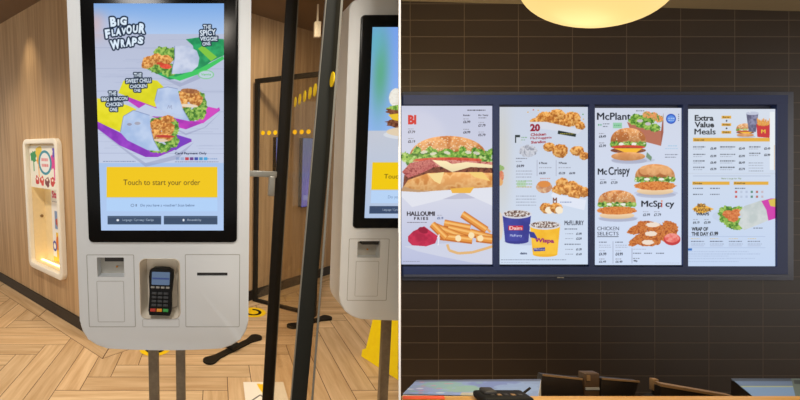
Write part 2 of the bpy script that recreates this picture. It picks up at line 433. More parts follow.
def kiosk_art():
    a = Art(94, 4, 224.4, 230.4, (178, 194, 224))
    a.vgrad(4, 33, (122, 168, 228), (172, 200, 238)).vgrad(33, 160, (182, 190, 214), (194, 204, 228)).vgrad(160, 231, (168, 194, 232), (176, 202, 240))
    for P_ in ([(160, 74), (182, 80), (205, 68), (200, 76), (180, 84)], [(130, 100), (186, 130), (204, 124), (222, 108), (206, 124), (186, 132)], [(98, 126), (146, 160), (176, 152), (194, 139), (178, 156), (146, 164)]): a.poly(P_, (140, 146, 180), .45)
    a.glowspot(96, 24, 12, 12, (214, 170, 160), .8).glowspot(115, 25, 26, 9, (190, 200, 228), .5)
    r = random.Random(3)
    for k in range(60):
        y = r.uniform(36, 160); x = r.uniform(94, 200); a.line([(x, y), (x+r.uniform(10, 40), y+r.uniform(-.5, .5))], .5, (166, 176, 204), .5)
    for y in (46, 66, 88, 108, 130, 150): a.line([(94, y), (225, y+.6)], .6, (150, 160, 190), .5)
    # green wrap, upper right
    a.poly([(157, 71), (180, 66), (196, 58), (193, 44), (186, 38), (200, 36), (224.4, 38), (224.4, 53), (210, 60), (200, 68), (185, 75), (170, 77)], (24, 138, 84), tex=((40, 168, 100), None, 5))
    a.poly([(198, 47), (203, 44), (217, 55), (211, 59)], (126, 196, 60)).poly([(158, 71), (176, 74), (200, 66), (223, 54), (224, 57), (203, 70), (180, 78)], (60, 196, 96))
    a.ell(206, 72, 8, 4.4, (120, 206, 130), alpha=.8).ell(206, 72, 6.9, 3.5, (190, 206, 222)).text('Veggie', 201, 70.6, 211, 73.4, (110, 196, 120), .02)
    for cx, cy, rx, ry in ((163, 50, 9, 5), (158, 66, 8, 5), (170, 68, 8, 6), (172, 52, 6, 6), (152, 64, 7, 3.5)): lettuce(a, cx, cy, rx, ry)
    for cx, cy, rx, ry in ((149, 60, 6, 6), (157, 57, 7, 5.5), (166, 58, 7, 5), (146, 63, 4, 3.5)): crumb(a, cx, cy, rx, ry)
    a.ell(166, 64, 6, 2.4, (214, 60, 40), 6, tex=((236, 96, 70), None, 2)).ell(161, 61.5, 4, 1.4, (200, 70, 40), 10)
    a.poly([(175, 44.5), (188, 44), (197, 49), (199.5, 56), (198, 64), (192, 69), (182, 71), (172, 71.5), (173, 64), (175, 56)], (204, 212, 232), tex=((176, 188, 216), None, 10))
    # middle wrap
    a.poly([(126, 96), (128, 93), (158, 104), (180, 116), (196, 118), (219, 104), (220, 107), (204, 119), (186, 126), (174, 123), (150, 112)], (196, 60, 190), tex=((166, 50, 176), None, 8))
    a.poly([(196, 118), (206, 103), (220, 106), (203, 120)], (208, 70, 190))
    a.poly([(119, 90), (124, 78), (138, 75), (158, 78), (164, 84), (158, 94), (156, 104), (140, 98)], (212, 208, 16), tex=((226, 220, 30), None, 9))
    for cx, cy, rx, ry in ((200, 104, 7, 12), (192, 112, 10, 6), (183, 106, 8, 8), (199, 94, 6, 5), (186, 92, 9, 5)): lettuce(a, cx, cy, rx, ry)
    for cx, cy, rx, ry in ((186, 93, 8, 6), (196, 97, 7, 6), (182, 100, 6, 5), (192, 90, 8, 4)): crumb(a, cx, cy, rx, ry)
    a.ell(189, 102.5, 9, 1.6, (232, 214, 190), 4).ell(190, 88, 9, 2.4, (150, 90, 50), 5, tex=((180, 120, 70), None, 2))
    a.poly([(158, 86), (168, 84), (178, 86), (180, 96), (183, 106), (190, 118), (176, 115), (158, 108), (155, 98)], (190, 206, 234), tex=((168, 188, 224), None, 12))
    a.line([(167.5, 105.5), (169, 102), (170, 105), (171.5, 102), (172, 106)], .5, (120, 120, 150), .6)
    # lower wrap
    a.poly([(98, 118), (120, 129), (146, 144), (162, 146), (190, 135), (192, 138), (172, 148), (158, 154), (146, 154), (120, 142), (98, 125)], (132, 48, 180), tex=((156, 66, 200), None, 9))
    a.poly([(170, 146), (176, 131), (192, 136), (176, 147)], (120, 60, 190))
    a.poly([(98, 95), (112, 98), (128, 102), (137, 106), (128, 114), (122, 129), (108, 123), (98, 118)], (218, 210, 10), tex=((232, 222, 36), None, 9))
    a.poly([(136, 107), (152, 113), (186, 114), (170, 110), (146, 101)], (190, 202, 228))
    for cx, cy, rx, ry in ((172, 138, 7, 7), (160, 145, 11, 5), (152, 140, 7, 7), (174, 125, 5, 9), (160, 118, 10, 4)): lettuce(a, cx, cy, rx, ry)
    for cx, cy, rx, ry in ((158, 122, 8, 6), (168, 125, 7, 7), (156, 131, 7, 5), (168, 116, 7, 4), (165, 134, 8, 4)): crumb(a, cx, cy, rx, ry)
    a.ell(165, 133, 10, 1.3, (190, 60, 50), 2).ell(161, 137, 7, 1.6, (228, 200, 170), 3)
    a.poly([(124, 113), (134, 107), (150, 112), (151, 125), (154, 137), (160, 148), (148, 147), (128, 137), (121, 129)], (188, 206, 236), tex=((164, 188, 226), None, 12))
    a.ell(130, 121, 2.4, 1.4, (130, 110, 120), alpha=.5).ell(138, 120, 3, 1.6, (150, 130, 130), alpha=.5)
    for L_ in ([(155, 98), (158, 86), (168, 84), (178, 86)], [(121, 129), (124, 113), (134, 107), (150, 112)], [(172, 71.5), (173, 64), (175, 56), (175, 44.5)], [(183, 106), (190, 118)], [(151, 125), (154, 137), (160, 148)]): a.line(L_, .7, (120, 136, 180), .8)
    # lettering
    dk = (22, 42, 66)
    T_ = (('B', 111, 17, 117, 26, 6), ('I', 118.5, 19, 120, 25, 0), ('G', 121, 17, 127.5, 24.5, -4),
                                 ('F', 106, 28.5, 111, 37, 8), ('L', 112.5, 28.5, 116, 35, 6), ('A', 116.5, 27.5, 122, 34.5, 2), ('V', 122, 27, 127, 33.5, 0), ('O', 127, 24.5, 132.5, 33, -3), ('U', 133.5, 24.5, 138.5, 32, -4), ('R', 139.5, 23, 146, 32.5, -6),
                                 ('W', 111, 38.5, 121, 47.5, 8), ('R', 121.5, 38, 126, 45.5, 4), ('A', 126.5, 36.5, 132, 45, 0), ('P', 132.5, 36.5, 137.5, 44.5, -4), ('S', 138.5, 35.5, 144, 42.5, -8))
    for t, x0, y0, x1, y1, g in T_: a.text(t, x0, y0, x1, y1, dk, .04, -g, outline=dk, ow=1.5)
    for t, x0, y0, x1, y1, g in T_:
        a.text(t, x0, y0, x1, y1, (222, 238, 252), .06, -g)
    def tag_(lines, W=(226, 238, 250)):
        for t, x0, y0, x1, y1, g in lines: a.text(t, x0, y0, x1, y1, dk, .03, g, outline=dk, ow=1.15)
        for t, x0, y0, x1, y1, g in lines: a.text(t, x0, y0, x1, y1, W, .03, g)
    tag_([('THE', 134.5, 70.5, 142, 74.5, 0), ('SWEET CHILLI', 126.5, 76, 151.5, 80, -2), ('CHICKEN', 130.5, 81.5, 147, 85, -3), ('ONE', 134.5, 86, 141, 88.8, 0)])
    tag_([('THE', 109.5, 88.5, 117, 92.6, 0), ('BBQ & BACON', 102.5, 94, 128, 98, -2), ('CHICKEN', 107, 99.2, 123, 103, -3), ('ONE', 110.5, 104.3, 118, 108, 0)])
    tag_([('THE', 203.5, 24.5, 211, 28.5, 0), ('SPICY', 200, 28.8, 216, 34.5, -4), ('VEGGIE', 200, 35.5, 217.5, 39.5, 0), ('ONE', 202.5, 40.5, 210.5, 44, -6)])
    a.text('Card Payment Only', 175, 149, 206.5, 152, (24, 32, 60), .02)
    for k, c in enumerate(((70, 110, 170), (70, 110, 170), (190, 40, 50), (90, 40, 120), (40, 60, 160), (60, 140, 190), (50, 160, 220))): a.rect(176+k*4.6, 154.3, 179.6+k*4.6, 157.2, c, .3 if k < 2 else .85)
    a.small(207, 217, 155.8, (80, 120, 180), .9); a.small(175, 218, 159, (50, 60, 90), .6); a.small(104, 136, 158.4, (90, 110, 150), .7)
    a.rect(107.5, 164, 217, 195.5, (240, 198, 8)).text('Touch to start your order', 124, 177, 200, 184.5, (86, 66, 20), .0)
    a.rect(107.5, 196.5, 217, 210, (176, 208, 246)).text('Do you have a voucher? Scan below', 141, 202.3, 194.5, 205.8, (84, 104, 140), 0)
    a.ell(133, 203.8, 1.8, 1.6, (120, 140, 170)).ell(133, 203.8, 1.2, 1, (176, 208, 246)).rect(136, 202.5, 137.5, 205, (120, 140, 170))
    for x0, x1 in ((108.5, 161.5), (164, 217)): a.rect(x0, 214.8, x1, 223.8, (56, 76, 104)).rect(x0, 214.8, x1, 217, (84, 104, 130), .5)
    a.text('Language / Cymraeg / Gaeilge', 123, 217.8, 154, 220.8, (196, 210, 226)).text('Accessibility', 187, 217.8, 201, 220.8, (206, 216, 230))
    a.ell(118.5, 219.3, 1.3, 1.2, (220, 226, 236)).ell(183.5, 219.3, 1, 1.4, (220, 226, 236))
    return a.keystone((94.5, 224.2), (102, 223.2))
def kiosk2_art():
    # drawn as wide as the first kiosk's screen; scaled to the same size
    a = Art(365, 27, 365+110, 218, (168, 196, 236))
    a.vgrad(27, 150, (120, 160, 236), (150, 186, 240)).glowspot(375, 70, 9, 40, (90, 170, 130), .9).glowspot(366, 40, 10, 18, (96, 180, 190), .7).vgrad(128, 219, (196, 200, 212), (176, 196, 226))
    a.glowspot(400, 120, 12, 14, (170, 196, 240), .4)
    a.ell(409, 132, 28, 5, (214, 218, 226)); bun(a, 390, 430, 86, 106, False)
    a.ell(392, 95, 7, 9, (240, 236, 226), tex=((222, 214, 200), None, 3))
    for y, c, t in ((108, (110, 60, 40), ((150, 96, 66), None, 1.5)), (120, (90, 46, 30), ((140, 90, 60), None, 1.5))): a.ell(408, y, 25, 6, c, jag=.08, tex=t)
    lettuce(a, 408, 105, 24, 3); a.poly([(385, 112), (420, 108), (430, 113), (404, 120), (390, 117)], (236, 196, 50)).ell(408, 129, 24, 5, (226, 206, 176))
    a.ell(408, 62, 12, 12, (230, 40, 50), alpha=.9)
    a.rect(371, 160, 471, 188, (240, 200, 10)).text('Touch to start your order', 384, 172, 460, 178, (90, 72, 20))
    a.rect(371, 189, 471, 202, (182, 210, 244)); a.text('Do you have a voucher? Scan below', 389, 194, 452, 198, (110, 140, 180))
    a.rect(370, 205, 418, 213, (58, 76, 106)).rect(422, 205, 470, 213, (58, 76, 106)); a.text('Language / Cymraeg / Gaeilge', 384, 207.6, 414, 210.6, (190, 204, 222))
    return a
def fries(a, lst, w=4):
    for x0, y0, x1, y1 in lst:
        a.line([(x0, y0), (x1, y1)], w, (196, 110, 40)); a.line([(x0, y0-.5), (x1, y1-.5)], w*.7, (228, 150, 66)); a.line([(x0, y0-1), (x1, y1-1)], w*.25, (246, 190, 110))
def board1():
    a = Art(401.2, 105.8, 492.4, 264.4, (206, 210, 228)); a.vgrad(105, 190, (198, 202, 224), (206, 210, 226)).vgrad(190, 265, (214, 216, 230), (186, 192, 222))
    a.text('BI', 408, 115.2, 416.2, 124.6, (206, 40, 40), .06)
    for x, y, p in ((408, 131.5, '£7.79'), (408, 141, '£5.19'), (463, 121.5, '£6.99'), (478, 125, '£7.79'), (463, 131.8, '£4.99'), (478, 134.5, '£5.79')): price(a, x, y, p, 7, 2.6, (44, 40, 52))
    a.small(467, 485, 110.4, (40, 36, 44), 1.1); a.text('Regular', 463, 114.5, 470, 116.4, (60, 56, 66), .02).text('Big Tasty', 478, 114.5, 488, 116.4, (60, 56, 66), .02); a.small(478, 486, 118, (80, 76, 90), .7)
    # burger
    a.ell(447, 192, 56, 7, (170, 168, 190), alpha=.5)
    bun(a, 409, 487, 136, 162, True, 130)
    for k in range(22): lettuce(a, 405+k*4.1, 155+3*math.sin(k*1.7)+(2 if k < 3 else 0), 4.2, 4.8+1.4*math.sin(k*2.3))
    rr = random.Random(12)
    for k in range(70):
        x = rr.uniform(403, 493); y = 156+rr.uniform(-5, 6); a.ell(x, y, rr.uniform(1, 3.4), rr.uniform(.6, 1.6), rr.choice([(44, 96, 30), (196, 216, 140), (96, 156, 50), (150, 190, 80)]), rr.uniform(-50, 50), jag=.3, alpha=.8)
    for x in (424, 433, 447, 468, 476): a.ell(x, 152+rr.uniform(-1, 2), 3.4, 1.5, (226, 218, 206), rr.uniform(-20, 20), jag=.2, alpha=.85)
    a.ell(448, 160, 34, 2.6, (196, 70, 50), tex=((220, 100, 70), None, 3))
    a.poly([(404, 176), (408, 166), (430, 160), (470, 161), (493, 164), (493, 174), (470, 176), (430, 177), (412, 182), (403, 188)], (108, 58, 44), tex=((146, 84, 60), (86, 42, 34), 2.2))
    a.poly([(406, 168), (420, 161), (450, 160), (493, 162), (493, 166), (450, 166), (424, 168), (408, 175)], (200, 116, 104), tex=((224, 160, 146), (170, 74, 70), 2.6))
    a.poly([(402, 172), (410, 163), (432, 159), (436, 166), (424, 172), (408, 178)], (176, 84, 84), tex=((204, 120, 112), (150, 60, 64), 2.4))
    a.poly([(432, 160), (446, 161), (452, 164), (466, 162), (493, 165), (493, 168), (470, 167), (452, 172), (440, 166)], (244, 226, 180), shade=.05)
    a.poly([(402, 189), (408, 180), (428, 173), (460, 172), (493, 173), (493, 187), (460, 190), (430, 191)], (222, 158, 92), tex=((236, 184, 120), (206, 136, 70), 8), shade=.1)
    a.poly([(428, 174), (444, 172), (440, 184), (434, 181)], (246, 218, 150)).poly([(468, 172), (482, 172), (490, 181), (474, 177)], (244, 206, 120))
    a.poly([(401, 191), (430, 191), (493, 187), (493, 206), (462, 192), (440, 200), (412, 207), (401, 196)], (224, 226, 236)).poly([(450, 188.5), (474, 187), (470, 193), (452, 193)], (236, 180, 70))
    a.poly([(401, 191), (403, 186), (412, 189), (430, 191.5), (418, 192)], (190, 150, 110))
    # halloumi
    a.text('HALLOUMI', 407, 211.3, 434.5, 215.6, (40, 34, 40), .05).text('F R I E S', 414, 216.8, 428, 219.6, (40, 34, 40), .04); a.small(407, 427, 222.2, (80, 70, 80), .8); price(a, 437, 217.5, '£5.19', 6, 2.4, (60, 80, 130))
    a.ell(452, 246, 42, 6, (196, 198, 216), alpha=.7); a.poly([(404, 246), (430, 244), (493, 240), (493, 264), (470, 262), (440, 256), (418, 251)], (206, 210, 228))
    a.line([(447, 244), (449, 250), (458, 253), (472, 252), (486, 248), (492, 246)], 2.6, (226, 180, 120)); a.line([(476, 222), (484, 226), (490, 232)], 2.4, (230, 170, 110))
    fries(a, [(444, 223, 470, 228), (448, 228, 484, 236), (462, 214, 486, 230), (434, 226, 464, 238), (440, 236, 472, 240), (432, 224, 446, 238), (470, 232, 492, 238), (476, 238, 492, 240)], 7.6)
    for x, y in ((458, 238), (471, 235), (480, 238)): a.ell(x, y, 3, 3.2, (248, 226, 180), jag=.08)
    a.poly([(408, 236), (413, 231), (424, 226), (431, 231), (438, 236), (435, 243), (426, 246), (412, 245), (408, 241)], (172, 30, 66), tex=((200, 44, 80), None, 6)); a.ell(423, 230, 5, 3, (150, 20, 54), 20)
    a.line([(437, 238), (439, 234), (438, 245)], .8, (240, 240, 246)); a.small(403, 420, 261.2, (110, 110, 130), .6)
    return a
def board2():
    a = Art(499, 107, 588, 264.4, (206, 216, 232)); a.vgrad(107, 265, (202, 210, 226), (208, 222, 242)); a.glowspot(502, 160, 9, 60, (206, 204, 196), .8)
    a.ell(500, 176, 4, 6, (214, 120, 90), jag=.1, tex=((226, 160, 120), None, 2)); a.ell(500, 168, 4, 3, (150, 180, 110), jag=.2); a.ell(499, 182, 4, 4, (226, 170, 110), jag=.1); a.ell(500, 226, 3, 14, (236, 206, 170), alpha=.6)
    r = random.Random(2)
    for k in range(16): a.ell(r.uniform(522, 586), r.uniform(108, 120), .8, .6, r.choice([(226, 170, 60), (90, 160, 90), (200, 60, 60)]), n=8)
    for cx, cy, rx, ry in ((544, 118, 9, 6), (558, 115, 8, 5.5), (572, 119, 9, 7), (536, 122, 6, 4), (580, 126, 5, 4.5), (564, 124, 8, 4.5), (552, 121, 8, 4)): crumb(a, cx, cy, rx, ry, r.uniform(-30, 30), .1)
    a.poly([(528, 122), (546, 122), (582, 130), (578, 134), (536, 128)], (214, 218, 230))
    a.text('20', 530, 124, 540, 131.5, (150, 30, 50), .05)
    a.text('Chicken', 530.5, 133, 546, 136, (160, 50, 60), .03, -3).text('McNuggets', 530.5, 136.8, 551.5, 139.6, (160, 50, 60), .03, -3).text('ShareBox', 531, 140.6, 546, 143.4, (160, 50, 60), .03, -3)
    a.poly([(558, 130.5), (576, 134), (575.4, 137), (557.5, 134)], (40, 52, 50)); a.small(560, 574, 133.8, (214, 190, 60), 1)
    a.rect(515, 135, 520, 143, (50, 60, 60)).rect(516.2, 137.5, 522, 144, (206, 214, 226)); a.small(521, 527, 137.5, (110, 160, 110), .8); a.small(521, 525, 140, (110, 160, 110), .8)
    a.ell(528, 151, 9, 6, (184, 188, 200), jag=.08, tex=((214, 216, 224), (150, 154, 168), 2.5))
    for cx, cy, rx, ry in ((549, 147, 6, 4.5), (560, 151, 8, 7), (577, 151, 7, 5), (584, 156, 5, 4)): crumb(a, cx, cy, rx, ry, 0, .08)
    a.small(516, 527, 158.5, (90, 90, 104), .9); a.small(516, 522, 161.5, (90, 90, 104), .7); a.text('£4.99', 516.5, 164.5, 524, 167.2, (50, 50, 64), .03)
    for y in (171, 174, 177): a.small(516, 532, y, (130, 132, 146), .7)
    for y, c in ((181, (120, 170, 90)), (184, (120, 170, 90)), (187, (200, 150, 60))): a.small(516, 532, y, c, 1)
    a.rect(517, 181.5, 526, 187, (150, 200, 120), .4)
    for x, t, p in ((539, '6 Pieces', '£4.59'), (558.5, '9 Pieces', '£5.29')):
        a.text(t, x, 162, x+8, 164, (50, 50, 60), .02); a.small(x, x+13, 167.6, (130, 132, 146), .7); a.text(p, x, 172, x+6.5, 174.3, (50, 50, 64), .03)
    a.text('£6.99', 569, 172, 575, 174.3, (50, 50, 64), .03); a.line([(537, 160), (537, 176)], .3, (150, 150, 170)).line([(556, 160), (556, 176)], .3, (150, 150, 170))
    a.small(540, 550, 178.5, (196, 110, 90), .8); a.small(540, 548, 181, (196, 110, 90), .8)
    a.ell(544, 187, 8, 6, (190, 130, 96), tex=((226, 190, 150), None, 3)).ell(544, 184, 6.5, 3.2, (220, 140, 70))
    for cx, cy in ((562, 183), (572, 186), (566, 190), (578, 190), (558, 190), (584, 192), (574, 195)): crumb(a, cx, cy, 6.4, 5.2, 0, .08)
    a.poly([(551, 195), (553, 192), (560, 195), (586, 200), (584, 210), (555, 203)], (224, 230, 244)); a.small(560, 572, 202, (90, 110, 160), 1.2); a.text('M', 553, 197.5, 556.5, 203, (120, 70, 50), .04)
    for cx in (546, 556): crumb(a, cx, 208, 6.5, 5.4, 10, .08); a.ell(cx+3, 210, 4, 3.6, (246, 232, 206), 20, jag=.08)
    for y in (196, 199, 202, 205): a.small(516, 536, y, (130, 136, 150), .7)
    # ice-cream cups
    def cup(x0, x1, y0, y1, c, cc):
        ti = (x1-x0)*.09; cx = (x0+x1)/2; a.ell(cx, y1, (x1-x0)/2-ti, 2.6, c)
        a.poly([(x0, y0), (x1, y0), (x1-ti, y1), (x0+ti, y1)], c, tex=(cc, None, 12)); a.ell(cx, y0, (x1-x0)/2+.8, 4.4, (214, 214, 224)).ell(cx, y0-.5, (x1-x0)/2-1, 3.4, (236, 232, 228), tex=((90, 60, 50), None, 1.1))
    a.ell(528, 241, 24, 4, (176, 186, 214), alpha=.6)
    cup(502.5, 531, 214, 241, (52, 56, 140), (66, 70, 160)); cup(530, 560, 225, 254, (240, 180, 40), (248, 196, 60))
    a.rect(508.5, 225.5, 523, 230, (196, 40, 60)).text('Daim', 509.5, 226, 522, 229.6, (250, 220, 210), .02).text('McFlurry', 510, 234, 522, 237.2, (196, 206, 240), .02)
    a.poly([(529, 231), (534, 232), (538, 239), (530, 237)], (50, 60, 150)).text('Wispa', 534.5, 238, 554, 243.5, (150, 30, 110), .04, 3).poly([(533, 248), (545, 247), (545, 250.5), (534, 251)], (70, 70, 150)).text('McFlurry', 534.5, 248, 544.5, 250.2, (240, 230, 200), .01)
    a.ell(523, 252.5, 4.4, 3.4, (210, 224, 244)).text('daim', 520, 251.8, 527, 254, (50, 60, 90), .03)
    a.text('McFLURRY', 564.5, 220.5, 583.5, 224.8, (40, 44, 60), .02)
    a.small(564.5, 577, 228.8, (50, 54, 70), 1); a.small(564.5, 581, 244, (50, 54, 70), 1)
    for y, p in ((233.5, '£1.99'), (238.3, '£2.29'), (249, '£1.39'), (253.8, '£1.69')): a.small(565, 573, y, (120, 124, 140), .7); a.text(p, 576, y-1.1, 581.5, y+1.1, (44, 48, 64), .03)
    a.small(501, 566, 259.4, (110, 120, 144), .7); a.small(501, 530, 262, (130, 136, 156), .5)
    return a
def burger(a, x0, x1, y0, y1, kind):
    h = y1-y0; a.ell((x0+x1)/2+1, y1-.3, (x1-x0)*.5, h*.1, (150, 152, 176), alpha=.45); bun(a, x0, x1, y0, y0+h*.46, kind != 'crispy', 34)
    if kind == 'crispy':
        for t in (.25, .5, .75): a.ell(x0+(x1-x0)*t, y0+h*.2, (x1-x0)*.14, h*.15, (236, 178, 120), alpha=.6)
    n = 9
    for k in range(n):
        x = x0+(x1-x0)*(k+.5)/n; lettuce(a, x, y0+h*.5, (x1-x0)*.07, h*.09+.6*math.sin(k*2))
    rr = random.Random(int(x0))
    for k in range(26): a.ell(rr.uniform(x0+1, x1-1), y0+h*rr.uniform(.42, .58), rr.uniform(.5, 1.6), rr.uniform(.3, .9), rr.choice([(50, 92, 36), (190, 210, 140), (236, 234, 222), (110, 150, 60)]), rr.uniform(-40, 40), jag=.3, alpha=.85)
    for t in (.3, .66): a.ell(x0+(x1-x0)*t, y0+h*.49, (x1-x0)*.07, h*.045, (236, 236, 226), jag=.15)
    if kind == 'plant':
        a.ell((x0+x1)/2, y0+h*.58, (x1-x0)*.48, h*.06, (206, 70, 50)).ell((x0+x1)/2, y0+h*.68, (x1-x0)*.5, h*.09, (124, 68, 46), tex=((156, 96, 66), None, 1.5))
        a.poly([(x0+(x1-x0)*.1, y0+h*.62), (x1-(x1-x0)*.1, y0+h*.62), (x0+(x1-x0)*.62, y0+h*.82)], (246, 186, 50))
        a.ell((x0+x1)/2, y0+h*.86, (x1-x0)*.48, h*.13, BUN2, tex=(BUN, None, 6), shade=.1)
    else:
        a.ell((x0+x1)/2, y0+h*.87, (x1-x0)*.46, h*.12, (234, 204, 164), shade=.08); a.ell((x0+x1)/2, y0+h*.7, (x1-x0)*.53, h*.14, (206, 116, 50), jag=.06, tex=((232, 152, 80), (186, 96, 40), 1.7))
def board3():
    a = Art(594, 108, 681.6, 265, (214, 220, 236)); a.vgrad(108, 266, (208, 214, 230), (206, 220, 244))
    a.text('McPlant', 597.3, 113, 630.5, 120, (26, 30, 40), .03)
    a.small(598, 602, 125, (60, 150, 90), 1.5); a.small(603, 610, 124, (40, 50, 60), .9); a.small(603, 608, 126.6, (40, 50, 60), .9); a.rect(613, 122.8, 622, 128.4, (150, 206, 170)); a.small(614, 621, 125.6, (80, 150, 110), 1); a.small(636, 645, 111, (50, 54, 66), .9)
    for x, y, p in ((599, 136, '£4.49'), (599, 145.4, '£5.99')): price(a, x, y, p, 7, 2.6, (50, 54, 66))
    a.ell(671, 119, 5, 5, (44, 86, 190)).ell(671, 119, 4, 3.6, (90, 140, 226)); a.small(668, 674.5, 118.5, (230, 240, 250), .9); a.small(668.5, 674, 120.5, (230, 240, 250), .7)
    for y in range(114, 122, 2): a.rect(678, y, 679, y+1, (110, 114, 130))
    # box of leaves
    a.poly([(627, 122), (632, 124), (661, 131), (661, 146), (634, 139)], (182, 112, 90)).poly([(661, 131), (663.5, 112), (663.5, 132), (661, 146)], (160, 94, 76))
    for cx, cy in ((634, 121), (641, 124), (648, 126), (655, 128), (650, 120), (644, 119), (636, 118)): lettuce(a, cx, cy, 5.5, 4)
    for cx, cy in ((647, 115), (654, 116), (659, 119)): a.ell(cx, cy, 4.4, 3.6, (226, 140, 80), jag=.1, tex=((236, 170, 110), (90, 140, 60), 1.6))
    for cx, cy in ((640, 121), (648, 124)): a.ell(cx, cy, 3, 1.6, (200, 190, 196))
    a.ell(633, 160, 22, 3, (180, 186, 210), alpha=.6); a.poly([(647, 152), (652, 157), (651, 161), (646, 157)], (120, 150, 120)); burger(a, 610.5, 646, 128, 161, 'plant')
    a.small(668, 677, 146, (140, 190, 220), 1); a.small(665, 678, 148.6, (140, 190, 220), .8); a.small(665, 678, 154.6, (80, 84, 100), .9); a.small(665, 676, 157.2, (80, 84, 100), .9)
    a.text('Mc', 598, 168.5, 607, 174.6, (26, 30, 40), .04).text('Crispy', 608.5, 166.5, 630, 177, (26, 30, 40), .02, -3)
    for x, p in ((600, '£5.99'), (611, '£7.59')): price(a, x, 182, p, 6.5, 2.6, (50, 54, 66))
    a.ell(656, 193, 22, 3, (180, 186, 210), alpha=.5); burger(a, 635, 675, 164, 195, 'crispy')
    a.ell(618, 218, 20, 3, (180, 186, 210), alpha=.5); burger(a, 598, 636, 190, 219, 'spicy')
    a.text('McSp cy', 641.5, 200.6, 674, 208.4, (26, 30, 40), .03)
    a.rect(661.2, 202.3, 662.2, 207.2, (190, 60, 40)).ell(661.8, 200.9, .8, .8, (220, 120, 60))
    for x, p in ((643, '£5.99'), (654, '£7.79')): price(a, x, 214, p, 7, 2.6, (50, 54, 66))
    a.text('CHICKEN', 597.3, 226.4, 619, 230, (40, 44, 56), .0).text('SELECTS', 597.3, 231.6, 618.6, 235, (40, 44, 56), .0).rect(597.3, 236, 618.6, 236.7, (40, 44, 56))
    for x in (599, 615.5):
        a.small(x, x+8, 242, (60, 64, 80), 1); a.small(x, x+12, 245, (130, 134, 150), .6); a.small(x, x+12, 247, (130, 134, 150), .6); price(a, x, 253, '£4.99', 7.4, 3, (40, 44, 60)); price(a, x, 261, '£6.49', 7, 2.2, (50, 54, 70))
    a.line([(613, 241), (613, 263)], .3, (120, 124, 150)).line([(632, 248), (632, 263)], .3, (120, 124, 150))
    for cx, cy, rx, ry, g in ((640, 228, 13, 4.6, -20), (650, 226, 14, 5, 10), (670, 228, 9, 7, 30), (640, 238, 13, 4.6, -30), (655, 235, 14, 5, -5), (650, 241, 12, 5, -5), (668, 236, 10, 6, 0)):
        a.ell(cx, cy, rx, ry, (186, 96, 40), g, jag=.1, tex=((220, 140, 70), (160, 76, 34), 1.7))
    for cx, cy, rx in ((653, 224.5, 7), (651, 233.5, 6), (648, 242, 6)): a.ell(cx, cy, rx, 2.5, (238, 222, 206), 0, jag=.12)
    a.ell(672, 239, 8.5, 6, (196, 60, 60)).ell(672, 237.6, 7.5, 4.6, (226, 96, 90), tex=((240, 150, 140), None, 3))
    a.small(633, 646, 249, (150, 150, 170), .6)
    for x in (633, 644, 656): a.small(x, x+8, 253, (60, 64, 80), 1)
    a.small(633, 640, 258, (80, 84, 100), .7); a.text('99p', 633.5, 259.6, 637.5, 261.8, (40, 44, 60), .03); a.small(655, 679, 262.6, (150, 156, 176), .5)
    return a
